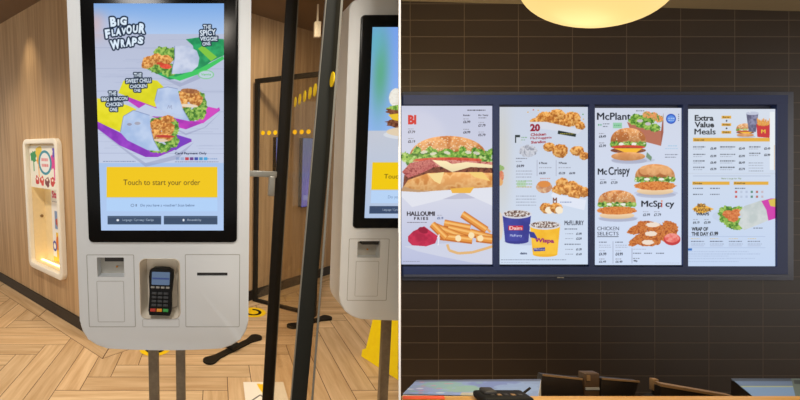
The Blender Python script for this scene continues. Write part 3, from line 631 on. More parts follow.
def board4():
    a = Art(687, 109, 775.4, 266.2, (214, 224, 238)); a.vgrad(109, 267, (212, 220, 232), (194, 212, 240)); a.rect(684, 173, 778, 174, (200, 210, 226))
    dk = (40, 44, 50)
    a.text('Extra', 694.6, 115.3, 713.6, 121, dk, .03).text('Value', 694.6, 122, 714, 127.6, dk, .03).text('Meals', 694.6, 129, 715.4, 134.6, dk, .03)
    for y, t in ((116, 'Burger'), (123.4, 'Fries'), (131, 'Drink')): a.rect(721.5, y, 731, y+2.8, (226, 172, 60)).text(t, 722.8, y+.5, 729.6, y+2.3, (80, 60, 30), .02)
    for y in (121, 128.5): a.text('+', 725.4, y-.9, 727.4, y+.9, (50, 50, 60), .05)
    burger(a, 736, 754, 123.6, 137, 'plant')
    a.poly([(746, 114), (758, 114), (755.5, 132), (748.5, 132)], (92, 92, 120), tex=((140, 140, 170), None, 3)); a.ell(752, 113.5, 6.4, 1.8, (190, 196, 216)).line([(750, 113), (748, 110)], .8, (220, 220, 232))
    fries(a, [(758+k*1.7, 127, 757+k*2.1, 119+1.3*(k % 3)) for k in range(7)], 1.5)
    a.poly([(756, 124), (770.5, 124), (769, 138), (757, 137)], (200, 50, 56)).ell(763, 124, 6, 2.2, (226, 180, 90)); fries(a, [(758.5+k*1.7, 126, 758+k*1.9, 120+(k % 2)) for k in range(6)], 1.3); a.text('M', 761, 129.6, 765, 133.4, (236, 200, 60), .03)
    a.rect(693, 138, 770, 141.6, (226, 172, 60)); a.text('Choose a meal', 694, 138.9, 704, 140.8, (90, 70, 30), .02)
    a.rect(769.5, 112, 774.3, 170, (230, 236, 240)).line([(774, 145), (774, 170)], .4, (226, 180, 90))
    for k, (x, n, s) in enumerate(((693.3, 12, 17), (720, 15, 18.6), (748.8, 12, 15))):
        for j, y in enumerate((147, 154.5, 161, 167.5) if k < 2 else (147, 153.4)):
            a.small(x, x+n, y, (50, 54, 64), 1.2); a.small(x, x+n-3, y+2.2, (130, 136, 150), .6); a.text('£'+('5.49', '5.99', '6.49', '5.79')[j], x+s, y+.4, x+s+6, y+2.8, (50, 54, 64), .03)
    for y in (163, 165.6, 168.2, 171): a.small(748.5, 763, y, (120, 126, 140), .6)
    a.line([(693, 176), (770, 176)], .35, (150, 160, 190)); a.text('Make it large for 70p', 721, 177.8, 741, 179.6, (120, 140, 90), .01)
    a.rect(692.4, 181.6, 729.5, 184.8, (226, 172, 60)).rect(733.5, 181.6, 768, 184.8, (226, 172, 60)).text('Drinks', 693.4, 182.4, 702, 184.3, (80, 60, 30), .02).text('Ketchup', 734.5, 182.4, 745, 184.3, (80, 60, 30), .02)
    for x in (693, 710):
        for y in (188.3, 194.3): a.small(x, x+10, y, (50, 54, 66), 1.1)
    a.small(734.6, 745, 188.3, (50, 54, 66), 1)
    for k in range(6):
        for y in (192, 196.7): a.rect(734.8+k*5.2, y-1.1, 737+k*5.2, y+1.1, ((200, 60, 50), (160, 170, 190), (150, 160, 190), (60, 120, 90), (180, 80, 60), (190, 130, 120))[k], .8 if k in (0, 3, 4) else .4)
    a.ell(738, 216, 26, 8, (190, 204, 226), alpha=.6)
    for cx, cy, rx, ry in ((727, 213, 9, 7), (733, 222, 9, 6.5), (738, 210, 6, 4), (725, 219, 6, 4), (737, 226, 6, 4)): lettuce(a, cx, cy, rx, ry)
    for cx, cy in ((728, 214), (733, 218), (736, 213)): a.ell(cx, cy, 5.5, 4, (196, 100, 50), jag=.12, tex=((230, 150, 90), None, 1.6))
    a.poly([(739, 212), (744, 206), (756, 202), (764, 199), (768, 208), (771, 219), (757, 225), (744, 230), (738, 224), (741, 217)], (190, 200, 200), tex=((208, 214, 214), None, 7))
    a.poly([(761, 201), (770, 198.5), (776, 198.5), (776, 218), (768, 220.5), (766, 210)], (206, 60, 170)).poly([(768, 200), (776, 198), (776, 207), (770, 206)], (216, 190, 80)); a.small(753, 763, 228, (60, 64, 80), .8)
    a.poly([(692, 209), (696, 206), (701, 203), (707, 206), (714, 209), (707, 212), (701, 214), (696, 212)], (236, 180, 70)).text('BIG', 697.5, 203.6, 705.5, 207.4, (110, 70, 40), .04).text('FLAVOUR', 694, 208.2, 711, 211.6, (110, 70, 40), .04).text('WRAPS', 696, 212.4, 709, 215.4, (50, 50, 60), .04)
    for x, p in ((693, '£4.19'), (704, '£5.99')): price(a, x, 222, p, 6.4, 2.4, dk)
    a.text('WRAP OF', 691.6, 227, 708, 230.8, dk, .04).text('THE DAY', 691.6, 232, 708.5, 235.6, dk, .04).text('£1.99', 709.6, 231.5, 718, 235.6, dk, .05)
    for k in range(4):
        x = 691+k*18.8; a.small(x, x+9, 238.5, (220, 180, 90), .6); a.small(x, x+13, 241.4, (70, 76, 96), 1); a.small(x, x+14, 244, (120, 130, 150), .6); a.rect(x, 245, x+13, 246.2, (170, 180, 206), .5)
    a.line([(689, 236.5), (765, 236.5)], .3, (130, 150, 190)).line([(689, 247.5), (765, 247.5)], .3, (130, 150, 190))
    a.rect(688, 248.3, 692, 250.5, (50, 110, 190))
    for y, w in ((251.6, 60), (253.8, 72), (256, 40), (258.4, 66), (261.4, 50)): a.small(688.5, 688.5+w, y, (140, 156, 190), .6, alpha=.5)
    return a
def toy_art():
    a = Art(0, 0, 40, 130, (240, 236, 214)); K = (238, 238, 228)
    a.rect(0, 0, 40, 46, K)
    for cx, cy, c in ((6, 12, (40, 150, 90)), (14, 16, (240, 170, 30)), (33, 18, (220, 50, 150)), (36, 8, (90, 70, 190)), (14, 8, (230, 200, 60))): a.ell(cx, cy, 4.6, 6.5, c, jag=.35, n=18)
    for x, y, c in ((6, 28, (40, 150, 90)), (13, 34, (240, 170, 30)), (34, 36, (220, 60, 150))): a.line([(x, 12), (x, y)], 1.1, c)
    a.ell(22, 18, 9, 13, (30, 140, 170)).ell(22, 18, 6.8, 10.4, (236, 240, 244)).small(17.5, 26.5, 15, (210, 60, 70), 3).small(17.5, 26.5, 21, (210, 60, 70), 3)
    for k in range(4): a.ell(10+k*7, 38, 3, 5, ((200, 40, 40), (210, 60, 50), (120, 50, 50), (200, 50, 44))[k], jag=.25, n=16).ell(10+k*7, 36, 1.2, 1.4, (245, 230, 220))
    a.rect(0, 46, 40, 130, (242, 224, 180)); a.rect(22, 47, 40, 130, (238, 240, 244)).text('Start', 24, 50, 38, 58, (200, 30, 90), .04)
    a.small(24, 36, 62, (120, 120, 140), 1); a.rect(27, 72, 39, 92, (120, 150, 200)).ell(33, 84, 5, 5, (180, 70, 60), jag=.15).rect(28, 96, 40, 128, (240, 200, 40)).ell(30, 108, 2.6, 8, (220, 120, 30)).rect(35, 98, 39, 116, (200, 50, 50)).ell(25, 112, 3.4, 6, (50, 70, 180)).ell(25, 112, 1.8, 3.6, (238, 240, 244))
    a.rect(0, 124, 40, 130, (244, 206, 60)).small(6, 7.5, 86, (130, 90, 50), 4)  # yellow band along the bottom is the case's glow, painted in
    return a
# ------------------------------------------------------------------ measuring helper: where the view through a photo pixel meets the plane y = Y
def P(px, py, Y, dy=0):
    a = (px-PX)/FPX; b = -(py-PY)/FPX; t = Y/(cs+b*sn)
    return a*t, Y+dy, CAMZ+(-sn+b*cs)*t
def Q(px, py, D): return ((px-PX)/FPX*D, D, (PY-py)/FPX*D)      # the same in the menu room's own frame
def vfloor(D, z=0): return -(CAMZ-z-sn*D)/cs
KL, KR = (398.6-PX)/FPX, (401.0-PX)/FPX                          # the two faces of the dividing wall
# ------------------------------------------------------------------ floor
def floor():
    bm = bmesh.new(); lay = bm.loops.layers.uv.new('UVMap'); cl = bm.loops.layers.float_color.new('tint')
    g = .0022; W = .155; n = 6; x0, y0 = -.862, 2.475; rnd = random.Random(5)
    def plank(xa, ya, xb, yb, along):
        vs = [bm.verts.new(v) for v in ((xa+g, ya+g, 0), (xb-g, ya+g, 0), (xb-g, yb-g, 0), (xa+g, yb-g, 0))]
        f = bm.faces.new(vs); t = rnd.uniform(.88, 1.05); w = rnd.uniform(-.03, .03); ox, oy = rnd.random()*50, rnd.random()*50
        for l in f.loops:
            c = l.vert.co; l[lay].uv = (c.x+ox, c.y+oy) if along == 0 else (c.y+ox, c.x+oy)
            l[cl] = (t, t*(1+w*.5), t*(1+w), 1)
    for i in range(-26, 34):
        for j in range(-30, 26):
            k = (i-j) % (2*n)
            if k == 0: plank(x0+i*W, y0+j*W, x0+(i+n)*W, y0+(j+1)*W, 0)
            if k == 2*n-1: plank(x0+i*W, y0+j*W, x0+(i+1)*W, y0+(j+n)*W, 1)
    nf = len(bm.faces)
    vs = [bm.verts.new(v) for v in ((-6, -2.5, -.0015), (6.5, -2.5, -.0015), (6.5, 7.5, -.0015), (-6, 7.5, -.0015))]; f = bm.faces.new(vs); f.material_index = 1
    vs2 = [bm.verts.new((v.co.x, v.co.y, -.05)) for v in vs]; q = bm.faces.new(vs2[::-1]); q.material_index = 1
    me = bpy.data.meshes.new('floor'); bm.to_mesh(me); bm.free(); me.materials.append(M['plank']); me.materials.append(M['gap'])
    o = bpy.data.objects.new('floor', me); COL.objects.link(o); return struct(o)
floor()
CEIL = 2.75
struct(MB().box(-6, 6.5, -2.5, 7.5, CEIL, CEIL+.05).build('ceiling', M['ceil'], smooth=False))
# walls: the oak wall turns its corner behind the first kiosk
CN = Vector((-.821, 3.067, 0)); DL = Vector((-.715, .699, 0)); DB = Vector((.755, .655, 0)); NL = Vector((-.699, -.715, 0)); NB = Vector((.655, -.755, 0))
TH_ = .10
cin = CN+Vector((-.02, .146, 0))
def slab(name, a, b, c, d, z0, z1, m):
    mb = MB(); mb.hexa([(a.x, a.y, z0), (b.x, b.y, z0), (c.x, c.y, z0), (d.x, d.y, z0), (a.x, a.y, z1), (b.x, b.y, z1), (c.x, c.y, z1), (d.x, d.y, z1)])
    return struct(mb.build(name, m, smooth=False))
eL, eB = CN+DL*4.6, CN+DB*4.5
wl = slab('wall_left', eL, CN, cin, eL-NL*TH_, 0, CEIL, M['woodwall'])
wb = slab('wall_back', CN, eB, eB-NB*TH_, cin, 0, CEIL, M['woodwall'])
t = .016
cb = CN+(NL+NB)*t*.98
slab('baseboard_left', eL+NL*t, cb, CN, eL, .002, .10, M['base'])
slab('baseboard_back', cb, eB+NB*t, eB, CN, .002, .10, M['base'])
# border planks of the floor along the walls
def border(name, a, b, w0, w1, n, dirv):
    bm = bmesh.new(); lay = bm.loops.layers.uv.new('UVMap'); cl = bm.loops.layers.float_color.new('tint'); rnd = random.Random(9)
    def quad(p, z, mi, t_, along):
        f = bm.faces.new([bm.verts.new((q.x, q.y, z)) for q in p]); f.material_index = mi
        for l in f.loops:
            c = l.vert.co; l[lay].uv = (c.dot(dirv)+3, c.x*dirv.y-c.y*dirv.x); l[cl] = (t_, t_, t_, 1)
    A0, B0, A1, B1 = a[0], b[0], a[1], b[1]
    quad((A0, B0, B1, A1), .0006, 1, 1, 0)
    for k in range(n):
        u0, u1 = k/n+.0012, (k+1)/n-.0012; v1 = .975
        p = [A0.lerp(B0, u0), A0.lerp(B0, u1), A0.lerp(B0, u1).lerp(A1.lerp(B1, u1), v1), A0.lerp(B0, u0).lerp(A1.lerp(B1, u0), v1)]
        quad(p, .0014, 0, rnd.uniform(.86, .97), 0)
    me = bpy.data.meshes.new(name); bm.to_mesh(me); bm.free(); me.materials.append(M['plank']); me.materials.append(M['gap'])
    o = bpy.data.objects.new(name, me); COL.objects.link(o); return struct(o)
bc = CN+(NL+NB)*.135*.98
border('trim_1', (CN, bc), (CN+DL*4.4, bc+DL*4.4), 0, 0, 4, DL)
border('trim_2', (CN, bc), (CN+DB*3.9, bc+DB*3.9), 0, 0, 4, DB)
# dividing wall between the kiosk hall and the menu room
def divider():
    D0, D1 = 1.15, 2.5; mb = MB(); zt = CEIL
    def top(D): return (zt-CAMZ+sn*D)/cs
    kf = (KR-.0006)
    P8 = [(KL*D0, D0, vfloor(D0, .003)), (kf*D0, D0, vfloor(D0, .003)), (kf*D1, D1, vfloor(D1, .003)), (KL*D1, D1, vfloor(D1, .003)),
          (KL*D0, D0, top(D0)), (kf*D0, D0, top(D0)), (kf*D1, D1, top(D1)), (KL*D1, D1, top(D1))]
    mb.hexa(P8); return struct(mb.build('wall_middle', M['white'], frame=RM, smooth=False))
divider()

# ------------------------------------------------------------------ ordering kiosks
def boolean(o, cutters):
    for mb in cutters:
        c = mb.build('cutter', M['dark'], base=(0, 0, 0)); 
        m = o.modifiers.new('b', 'BOOLEAN'); m.operation = 'DIFFERENCE'; m.solver = 'EXACT'; m.object = c
        if o.parent: c.matrix_world = Matrix.Identity(4)
        bpy.context.view_layer.update()
        dg = bpy.context.evaluated_depsgraph_get(); me = bpy.data.meshes.new_from_object(o.evaluated_get(dg))
        o.modifiers.clear(); o.data = me; bpy.data.objects.remove(c)
    me = o.data; me.polygons.foreach_set('use_smooth', [True]*len(me.polygons)); me.set_sharp_from_angle(angle=math.radians(35))
def kiosk(dx, Y, label, art, cut):
    global CUT
    def p(px, py): x, _, z = P(px, py, 1.3); return x, z
    CUT = cut
    t = thing('ordering_kiosk', label, 'kiosk', (-.171+dx, Y+.06, 0), group=None)
    X0, X1, ZB, ZT = -.443+dx, .101+dx, .865, 2.022
    body = MB().prism_xz(rrect(X0, X1, ZB, ZT, .03, 8, .085, .014), Y, Y+.135, bevel=.006).build('body', M['kiosk'], t)
    r = {}
    for k, (a, b, c, d) in dict(scan=(96.8, 257.5, 124.3, 277), niche=(139.5, 259, 180, 318), slot=(197, 272.6, 227.5, 276)).items():
        x0, z1 = p(a, b); x1, z0 = p(c, d); r[k] = (x0+dx, x1+dx, z0, z1)
    def hole(k, d, rr=.004):
        x0, x1, z0, z1 = r[k]; return MB().prism_xz(rrect(x0, x1, z0, z1, rr), Y-.02, Y+d)
    ks = ('scan', 'niche', 'slot') if not cut else ('scan',)
    CUT = None; boolean(body, [hole(k, d, rr) for k, d, rr in (('scan', .05, .003), ('niche', .055, .02), ('slot', .03, .001)) if k in ks]); CUT = cut
    # black glass front with the screen behind it
    x0, z0 = -.4025+dx, 1.211
    MB().prism_xz(rrect(x0, .0625+dx, z0, 1.967, .012), Y-.006, Y+.0, bevel=.002).build('bezel', M['bezel'], t)
    sx0, sx1, sz0, sz1 = -.362+dx, .0205+dx, 1.249, 1.926; ys = Y-.0072
    so = art_mesh('screen', art, [(sx0, ys, sz0), (sx1, ys, sz0), (sx1, ys, sz1), (sx0, ys, sz1)], M['art'], t)
    if cut:
        bm = bmesh.new(); bm.from_mesh(so.data)
        bmesh.ops.bisect_plane(bm, geom=bm.verts[:]+bm.edges[:]+bm.faces[:], plane_co=cut[0]-FR[t.name][1], plane_no=cut[1], clear_outer=True)
        bm.to_mesh(so.data); bm.free()
    # panel joints, printed as shallow grey grooves
    def seam(a, b, c, d, w=.0016):
        x0, z1 = p(a, b); x1, z0 = p(c, d); x0 += dx; x1 += dx
        MB().ring_xz(rrect(x0, x1, z0, z1, .004), rrect(x0+w, x1-w, z0+w, z1-w, .003), Y-.0007, Y+.001).build('panel_joint', M['seam'], t)
    seam(86.4, 254.6, 135.7, 327); seam(96.6, 281, 124.8, 322, .001)
    if not cut: seam(185, 254.3, 239.5, 327); seam(142.5, 318.8, 179.3, 327, .001)
    # code scanner window
    a0, a1, b0, b1 = r['scan']
    sc_ = MB().box(a0, a1, Y+.044, Y+.05, b0, b1).build('scanner_window', M['kioskrecess'], t, smooth=False)
    MB().box(a0+.022, a1-.002, Y+.012, Y+.044, b1-.016, b1).build('scanner_head', M['dark'], sc_, smooth=False)
    MB().cyl(((a0+a1)/2+.01, Y+.040, b0+.022), ((a0+a1)/2+.01, Y+.0445, b0+.022), .003).build('scanner_light', M['amber'], sc_)
    if not cut:
        n0, n1, m0, m1 = r['niche']
        MB().box(n0+.001, n1-.001, Y+.05, Y+.0545, m0+.001, m1-.001).build('niche_back', M['niche'], t, smooth=False)
        # flare
        out = rrect(n0-.002, n1+.002, m0-.002, m1+.002, .02, 6); inn = rrect(n0+.015, n1-.013, m0+.016, m1-.006, .012, 6)
        # flared cream surround: wide at the front, narrower at the back
        mb = MB(); N = len(out); rings = [[mb.bm.verts.new((x, yy, z)) for x, z in o] for yy, o in ((Y-.0005, out), (Y-.004, [(a*.85+c*.15, b*.9+d*.1) for (a, b), (c, d) in zip(out, inn)]), (Y+.02, [(a*.45+c*.55, b*.45+d*.55) for (a, b), (c, d) in zip(out, inn)]), (Y+.048, inn))]
        for A, B in zip(rings, rings[1:]):
            for i in range(N): mb.bm.faces.new((A[i], A[(i+1) % N], B[(i+1) % N], B[i]))
        mb.build('niche_surround', M['niche'], t)
        # card reader
        cx, cz = p(160.6, 291.5); cx += dx; L = Matrix.Translation((cx, Y+.004, cz)) @ Matrix.Rotation(math.radians(2.0), 4, 'Y') @ Matrix.Rotation(math.radians(-8), 4, 'X')
        def lb(mb): bmesh.ops.transform(mb.bm, matrix=L, verts=mb.bm.verts); return mb
        h, w = .152, .078
        pts = [(-w*.42, -h/2), (w*.42, -h/2), (w*.47, -h*.40), (w*.44, -h*.05), (w*.5, h*.30), (w*.47, h*.44), (w*.3, h*.49), (0, h*.5), (-w*.3, h*.49), (-w*.47, h*.44), (-w*.5, h*.30), (-w*.44, -h*.05), (-w*.47, -h*.40)]
        cr = lb(MB().prism_xz(pts, -.012, .026, bevel=.005)).build('card_reader', M['rubber'], t)
        lb(MB().prism_xz(rrect(-.0285, .0285, .022, .063, .003), -.0135, -.011)).build('display', M['lcd'], cr)
        lb(MB().box(-.027, .027, -.0142, -.0134, .0395, .045)).build('display_bar', mat('display_blue', (40, 66, 130), .3, emit=.2, vary=0), cr)
        for i in range(4): lb(MB().box(-.030+i*.0158, -.0185+i*.0158, -.0155, -.011, .011, .017, .001)).build('key', M['keylight'], cr)
        for rr_ in range(4):
            for i in range(3): lb(MB().box(-.026+i*.0185, -.0115+i*.0185, -.0155, -.011, -.001-rr_*.0125-.0075, -.001-rr_*.0125, .001)).build('key', M['key'], cr)
        for i, mm in enumerate(('red', 'amber', 'green')): lb(MB().box(-.029+i*.0200, -.0125+i*.0200, -.0162, -.011, -.0625, -.053, .001)).build('key', M[mm], cr)
        s0, s1, q0, q1 = r['slot']; MB().box(s0, s1, Y+.006, Y+.02, q0, q1).build('receipt_slot', M['dark'], t, smooth=False)
    for a, b in ((149.7, 159.3), (176.6, 185.6)):
        xa, xb = (a-PX)/FPX*1.485+dx, (b-PX)/FPX*1.485+dx
        MB().box(xa, xb, Y+.078, Y+.103, .006, .9, .001).build('leg', M['leg'], t)
    CUT = None
    lp = MB().prism_xz([(0, 0)]*0 or rrect(-.30+dx, -.03+dx, .0015, .008, .002), Y-.02, Y+.19)
    if cut: lp.cut(*cut)
    lp.build('foot_plate', M['leg'], t)
    CUT = None
    return t
kiosk(0, 1.3, 'white self-order kiosk nearest the camera, whole screen advertising big flavour wraps', kiosk_art(), None)
n_ = RM.to_3x3() @ Vector((1, -(398.3-PX)/FPX, 0)).normalized()
CUTK = (Vector((0, 0, CAMZ)), n_)
kiosk(.907, 1.54, 'white self-order kiosk farther right, burger picture half cut off by the dividing wall', kiosk2_art(), CUTK)

# ------------------------------------------------------------------ near glass screen between the kiosks, leaning a little
LEAN = Matrix.Translation((.186, 1.3, 0)) @ Matrix.Rotation(math.radians(2.45), 4, 'Y')
t = thing('glass_divider', 'tall smoked-glass divider with two dark posts standing between the white kiosks', 'glass screen', (0, 0, 0), LEAN)
def sh(mb):
    for v in mb.bm.verts: v.co.x += .0185*(v.co.z-1.93)
    return mb
MB().box(-.021, .022, .305, .320, .01, 2.6, .002).build('post', M['black'], t)
sh(MB().box(-.018, .020, -.318, -.306, .01, 2.6, .002)).build('post', M['charcoal'], t)
MB().box(.002, .008, -.354, .36, .12, 2.55).build('glass_pane', M['glass'], t, smooth=False)
MB().box(.002, .0065, -.3555, -.354, .12, 2.55).build('glass_edge', M['edge'], t, smooth=False)
sh(MB().box(-.0200, -.0182, -.319, -.310, .01, 2.6)).build('post_trim', M['edge'], t, smooth=False)
MB().box(.0222, .0252, .305, .32, .01, 2.6).build('post_trim', M['edge'], t, smooth=False)
MB().box(-.03, .035, -.34, .34, .006, .03, .003).build('foot_rail', M['black'], t)

for y in (-.337, -.24, -.17, -.11, -.04, .035, .11):
    MB().cyl((-.0006, y, 1.657), (.0016, y, 1.657), .0165, n=28).build('dot', M['dot'], t)
MB().box(-.135, -.02, .285, .303, 1.395, 1.418, .002).build('bracket', M['steel'], t)
MB().box(-.05, -.0262, .27, .30, 1.325, 1.40, .004).build('bracket_plate', M['steel'], t)

# far black-framed glass screen with its row of dots
ang = math.atan2(-.38, .50)
FS = Matrix.Translation((.365, 4.04, 0)) @ Matrix.Rotation(ang, 4, 'Z')
t = thing('glass_screen', 'black-framed glass screen with yellow dots in front of the far oak wall', 'glass screen', (0, 0, 0), FS)
MB().ring_xz([(0, .004), (.66, .004), (.66, 2.155), (0, 2.155)], [(.035, .03), (.625, .03), (.625, 2.115), (.035, 2.115)], -.02, .02).build('frame', M['black'], t, smooth=False)
MB().box(.035, .625, -.003, .003, .03, 2.115).build('glass_pane', M['clear'], t, smooth=False)
for k in range(8): MB().cyl((.085+k*.066, -.0052, 1.655), (.085+k*.066, -.0032, 1.655), .0205, n=24).build('dot', M['dot'], t)
# bright display on the far wall
def onwall(px, N, DD):      # distance along a wall from its corner to where the view through pixel column px meets it (at eye height)
    a = (px-PX)/FPX/.993
    return (a*CN.y-CN.x)/(DD.x-a*DD.y)
WB = Matrix.Translation(CN) @ Matrix.Rotation(math.atan2(DB.y, DB.x), 4, 'Z')
def wdisplay(p0, p1, z0, z1, label):
    u0, u1 = onwall(p0, NB, DB), onwall(p1, NB, DB)
    t = thing('wall_display', label, 'screen', (u0, 0, z0), WB)
    MB().box(u0-.003, u1+.003, -.045, -.002, z0-.004, z1+.004, .002).build('casing', M['bezel'], t)
    ar = Art(0, 0, 20, 40, (70, 110, 200)); ar.vgrad(0, 40, (84, 108, 160), (84, 84, 196)).glowspot(12, 30, 7, 8, (110, 104, 226), .7).rect(3, 33, 16, 36, (150, 170, 230), .6)
    art_mesh('screen', ar, [(u0, -.046, z0), (u1, -.046, z0), (u1, -.046, z1), (u0, -.046, z1)], M['art'], t)
wdisplay(272, 283, 1.27, 1.62, 'small blue-lit display on the far oak wall, partly behind the black divider post')
wdisplay(298, 309, .88, 1.62, 'narrow tall violet-blue display on the far oak wall, seen through the divider glass')
o = MB().box(.845, .90, 3.78, 3.83, 2.47, 2.60, .006); o.box(.865, .88, 3.80, 3.81, 2.60, 2.748)
tag(o.build('ceiling_speaker', M['casewhite'], base=(.87, 3.8, 2.47)), 'small white box hanging from the ceiling beyond the glass divider', 'speaker')

# ------------------------------------------------------------------ toy display case let into the left wall
WL = Matrix.Translation(CN) @ Matrix.Rotation(math.atan2(-DL.y, -DL.x), 4, 'Z')      # local x runs right towards the corner (negative = left)
def onleft(px):
    a = (px-PX)/FPX/.993
    return -(a*CN.y-CN.x)/(DL.x-a*DL.y)
c0, c1, cz0, cz1 = onleft(30), onleft(64.2), .37, 1.595
hole = MB().box(c0+.05, c1-.05, -.05, .3, cz0+.05, cz1-.05); CUT = None
hc = hole.build('cutter', M['dark'], frame=WL); md = wl.modifiers.new('b', 'BOOLEAN'); md.operation = 'DIFFERENCE'; md.solver = 'EXACT'; md.object = hc
bpy.context.view_layer.update(); dg = bpy.context.evaluated_depsgraph_get(); wl_me = bpy.data.meshes.new_from_object(wl.evaluated_get(dg)); wl.modifiers.clear(); wl.data = wl_me; bpy.data.objects.remove(hc)
t = thing('toy_display_case', 'white rounded display case lit from inside, let into the oak wall', 'display case', ((c0+c1)/2, 0, cz0), WL)
MB().ring_xz(rrect(c0, c1, cz0, cz1, .07, 8), rrect(c0+.055, c1-.055, cz0+.055, cz1-.045, .03, 8), -.045, -.001, bevel=.01).build('rim', M['casewhite'], t)
dp = .125
mb = MB(); i0, i1, j0, j1 = c0+.0505, c1-.0505, cz0+.0505, cz1-.0505
for q in ((i0, i0+.008, 0, dp, j0, j1), (i1-.008, i1, 0, dp, j0, j1), (i0+.008, i1-.008, 0, dp, j0, j0+.008), (i0+.008, i1-.008, 0, dp, j1-.008, j1), (i0+.008, i1-.008, dp-.008, dp, j0+.008, j1-.008)): mb.box(*q)
mb.build('interior', M['casein'], t, smooth=False)
ar = toy_art(); hd = Art(0, 0, 40, 46, (0, 0, 0)); hd.a = ar.a[:hd.H].copy()
art_mesh('header_poster', hd, [(i0+.01, -.006, 1.15), (i1-.01, -.006, 1.15), (i1-.01, -.006, j1-.01), (i0+.01, -.006, j1-.01)], M['print'], t)
po = Art(22, 47, 40, 130, (0, 0, 0)); po.a = ar.a[47*5:47*5+po.H, 22*5:22*5+po.W].copy()
art_mesh('toy_poster', po, [(i0+.16, dp-.011, j0+.012), (i0+.38, dp-.011, j0+.012), (i0+.38, dp-.011, 1.14), (i0+.16, dp-.011, 1.14)], M['print'], t)
MB().box(i0+.02, i1-.02, .05, .07, j0+.009, j0+.017).build('light_strip', M['ledstrip'], t, smooth=False)
MB().box(i0+.02, i1-.02, .006, .02, 1.17, 1.178).build('light_strip', M['ledstrip'], t, smooth=False)
MB().cyl((i0+.009, .08, .86), (i0+.02, .08, .86), .014).build('knob', M['brown'], t)

# ------------------------------------------------------------------ things on the floor
def foot(base, ang, L, label):
    F = Matrix.Translation(base) @ Matrix.Rotation(ang, 4, 'Z')
    t = thing('sign_stand', label, 'stand', (0, 0, 0), F)
    pts = []
    for k in range(13): a = math.radians(-90+15*k); pts.append((L/2-.05+.05*math.cos(a), .05*math.sin(a)))
    pts += [(L/2-.13, .028), (-L/2+.13, .028)]
    for k in range(13): a = math.radians(90+15*k); pts.append((-L/2+.05+.05*math.cos(a), .05*math.sin(a)))
    pts += [(-L/2+.13, -.028), (L/2-.13, -.028)]
    n = len(pts); mb = MB(); vs = [mb.bm.verts.new((x, y, z)) for z in (.002, .016) for x, y in pts]
    mb.bm.faces.new(vs[:n][::-1]); mb.bm.faces.new(vs[n:])
    for i in range(n): mb.bm.faces.new((vs[i], vs[(i+1) % n], vs[n+(i+1) % n], vs[n+i]))
    mb.build('foot', M['black'], t)
    return t
A, B = Vector((-.085, 2.80, 0)), Vector((.345, 3.235, 0)); d = B-A
t = foot((A+B)/2, math.atan2(d.y, d.x), d.length, 'black paddle-shaped stand foot on the floor below the nearest kiosk')
MB().box(-.05, .03, -.04, .04, .016, .05, .006).build('post_socket', M['black'], t); MB().box(-.042, -.012, -.012, .018, .05, 1.25).build('post', M['black'], t)
MB().box(-.16, .10, -.02, -.008, 1.0, 1.35, .003).build('panel', M['black'], t)
A, B = Vector((.60, 3.40, 0)), Vector((1.02, 3.62, 0)); d = B-A
t = foot((A+B)/2, math.atan2(d.y, d.x), d.length, 'black paddle-shaped stand foot seen beyond the glass divider')
MB().box(-.03, .03, -.03, .03, .016, .04, .006).build('post_socket', M['black'], t)
def sticker(x, y, label):
    t = thing('floor_sticker', label, 'floor sticker', (x, y, .0008))
    mb = MB(); n = 40; o = [mb.bm.verts.new((x+.118*math.cos(2*math.pi*i/n), y+.118*math.sin(2*math.pi*i/n), .0022)) for i in range(n)]; mb.bm.faces.new(o); mb.build('disc', M['dot'], t, smooth=False)
    mb = MB(); N = 26; a0 = -200
    R = [[mb.bm.verts.new((x+r_*math.cos(math.radians(a0+k*290/N)), y+r_*math.sin(math.radians(a0+k*290/N)), .003)) for k in range(N+1)] for r_ in (.05, .078)]
    for k in range(N): mb.bm.faces.new((R[0][k], R[0][k+1], R[1][k+1], R[1][k]))
    mb.build('arc', M['rubber'], t, smooth=False)
sticker(-.468, 3.03, 'round yellow and black floor sticker below the nearest kiosk, between its legs')
sticker(.335, 3.745, 'round yellow and black floor sticker right of the nearest kiosk')
ar = Art(0, 0, 24, 24, (246, 240, 226)); ar.poly([(8, 2), (15, 3), (16, 10), (11, 13), (9, 7)], (250, 200, 20)).line([(4, 18), (9, 13), (13, 20)], .7, (60, 60, 60)).rect(2, 21, 22, 22, (230, 180, 60))
o = art_mesh('floor_poster', ar, [(.17, 2.30, .003), (.43, 2.30, .003), (.43, 2.565, .003), (.17, 2.565, .003)], M['print'], frame=I4, base=(.3, 2.43, .003))
tag(o, 'square white floor notice with yellow print behind the divider posts', 'floor notice')
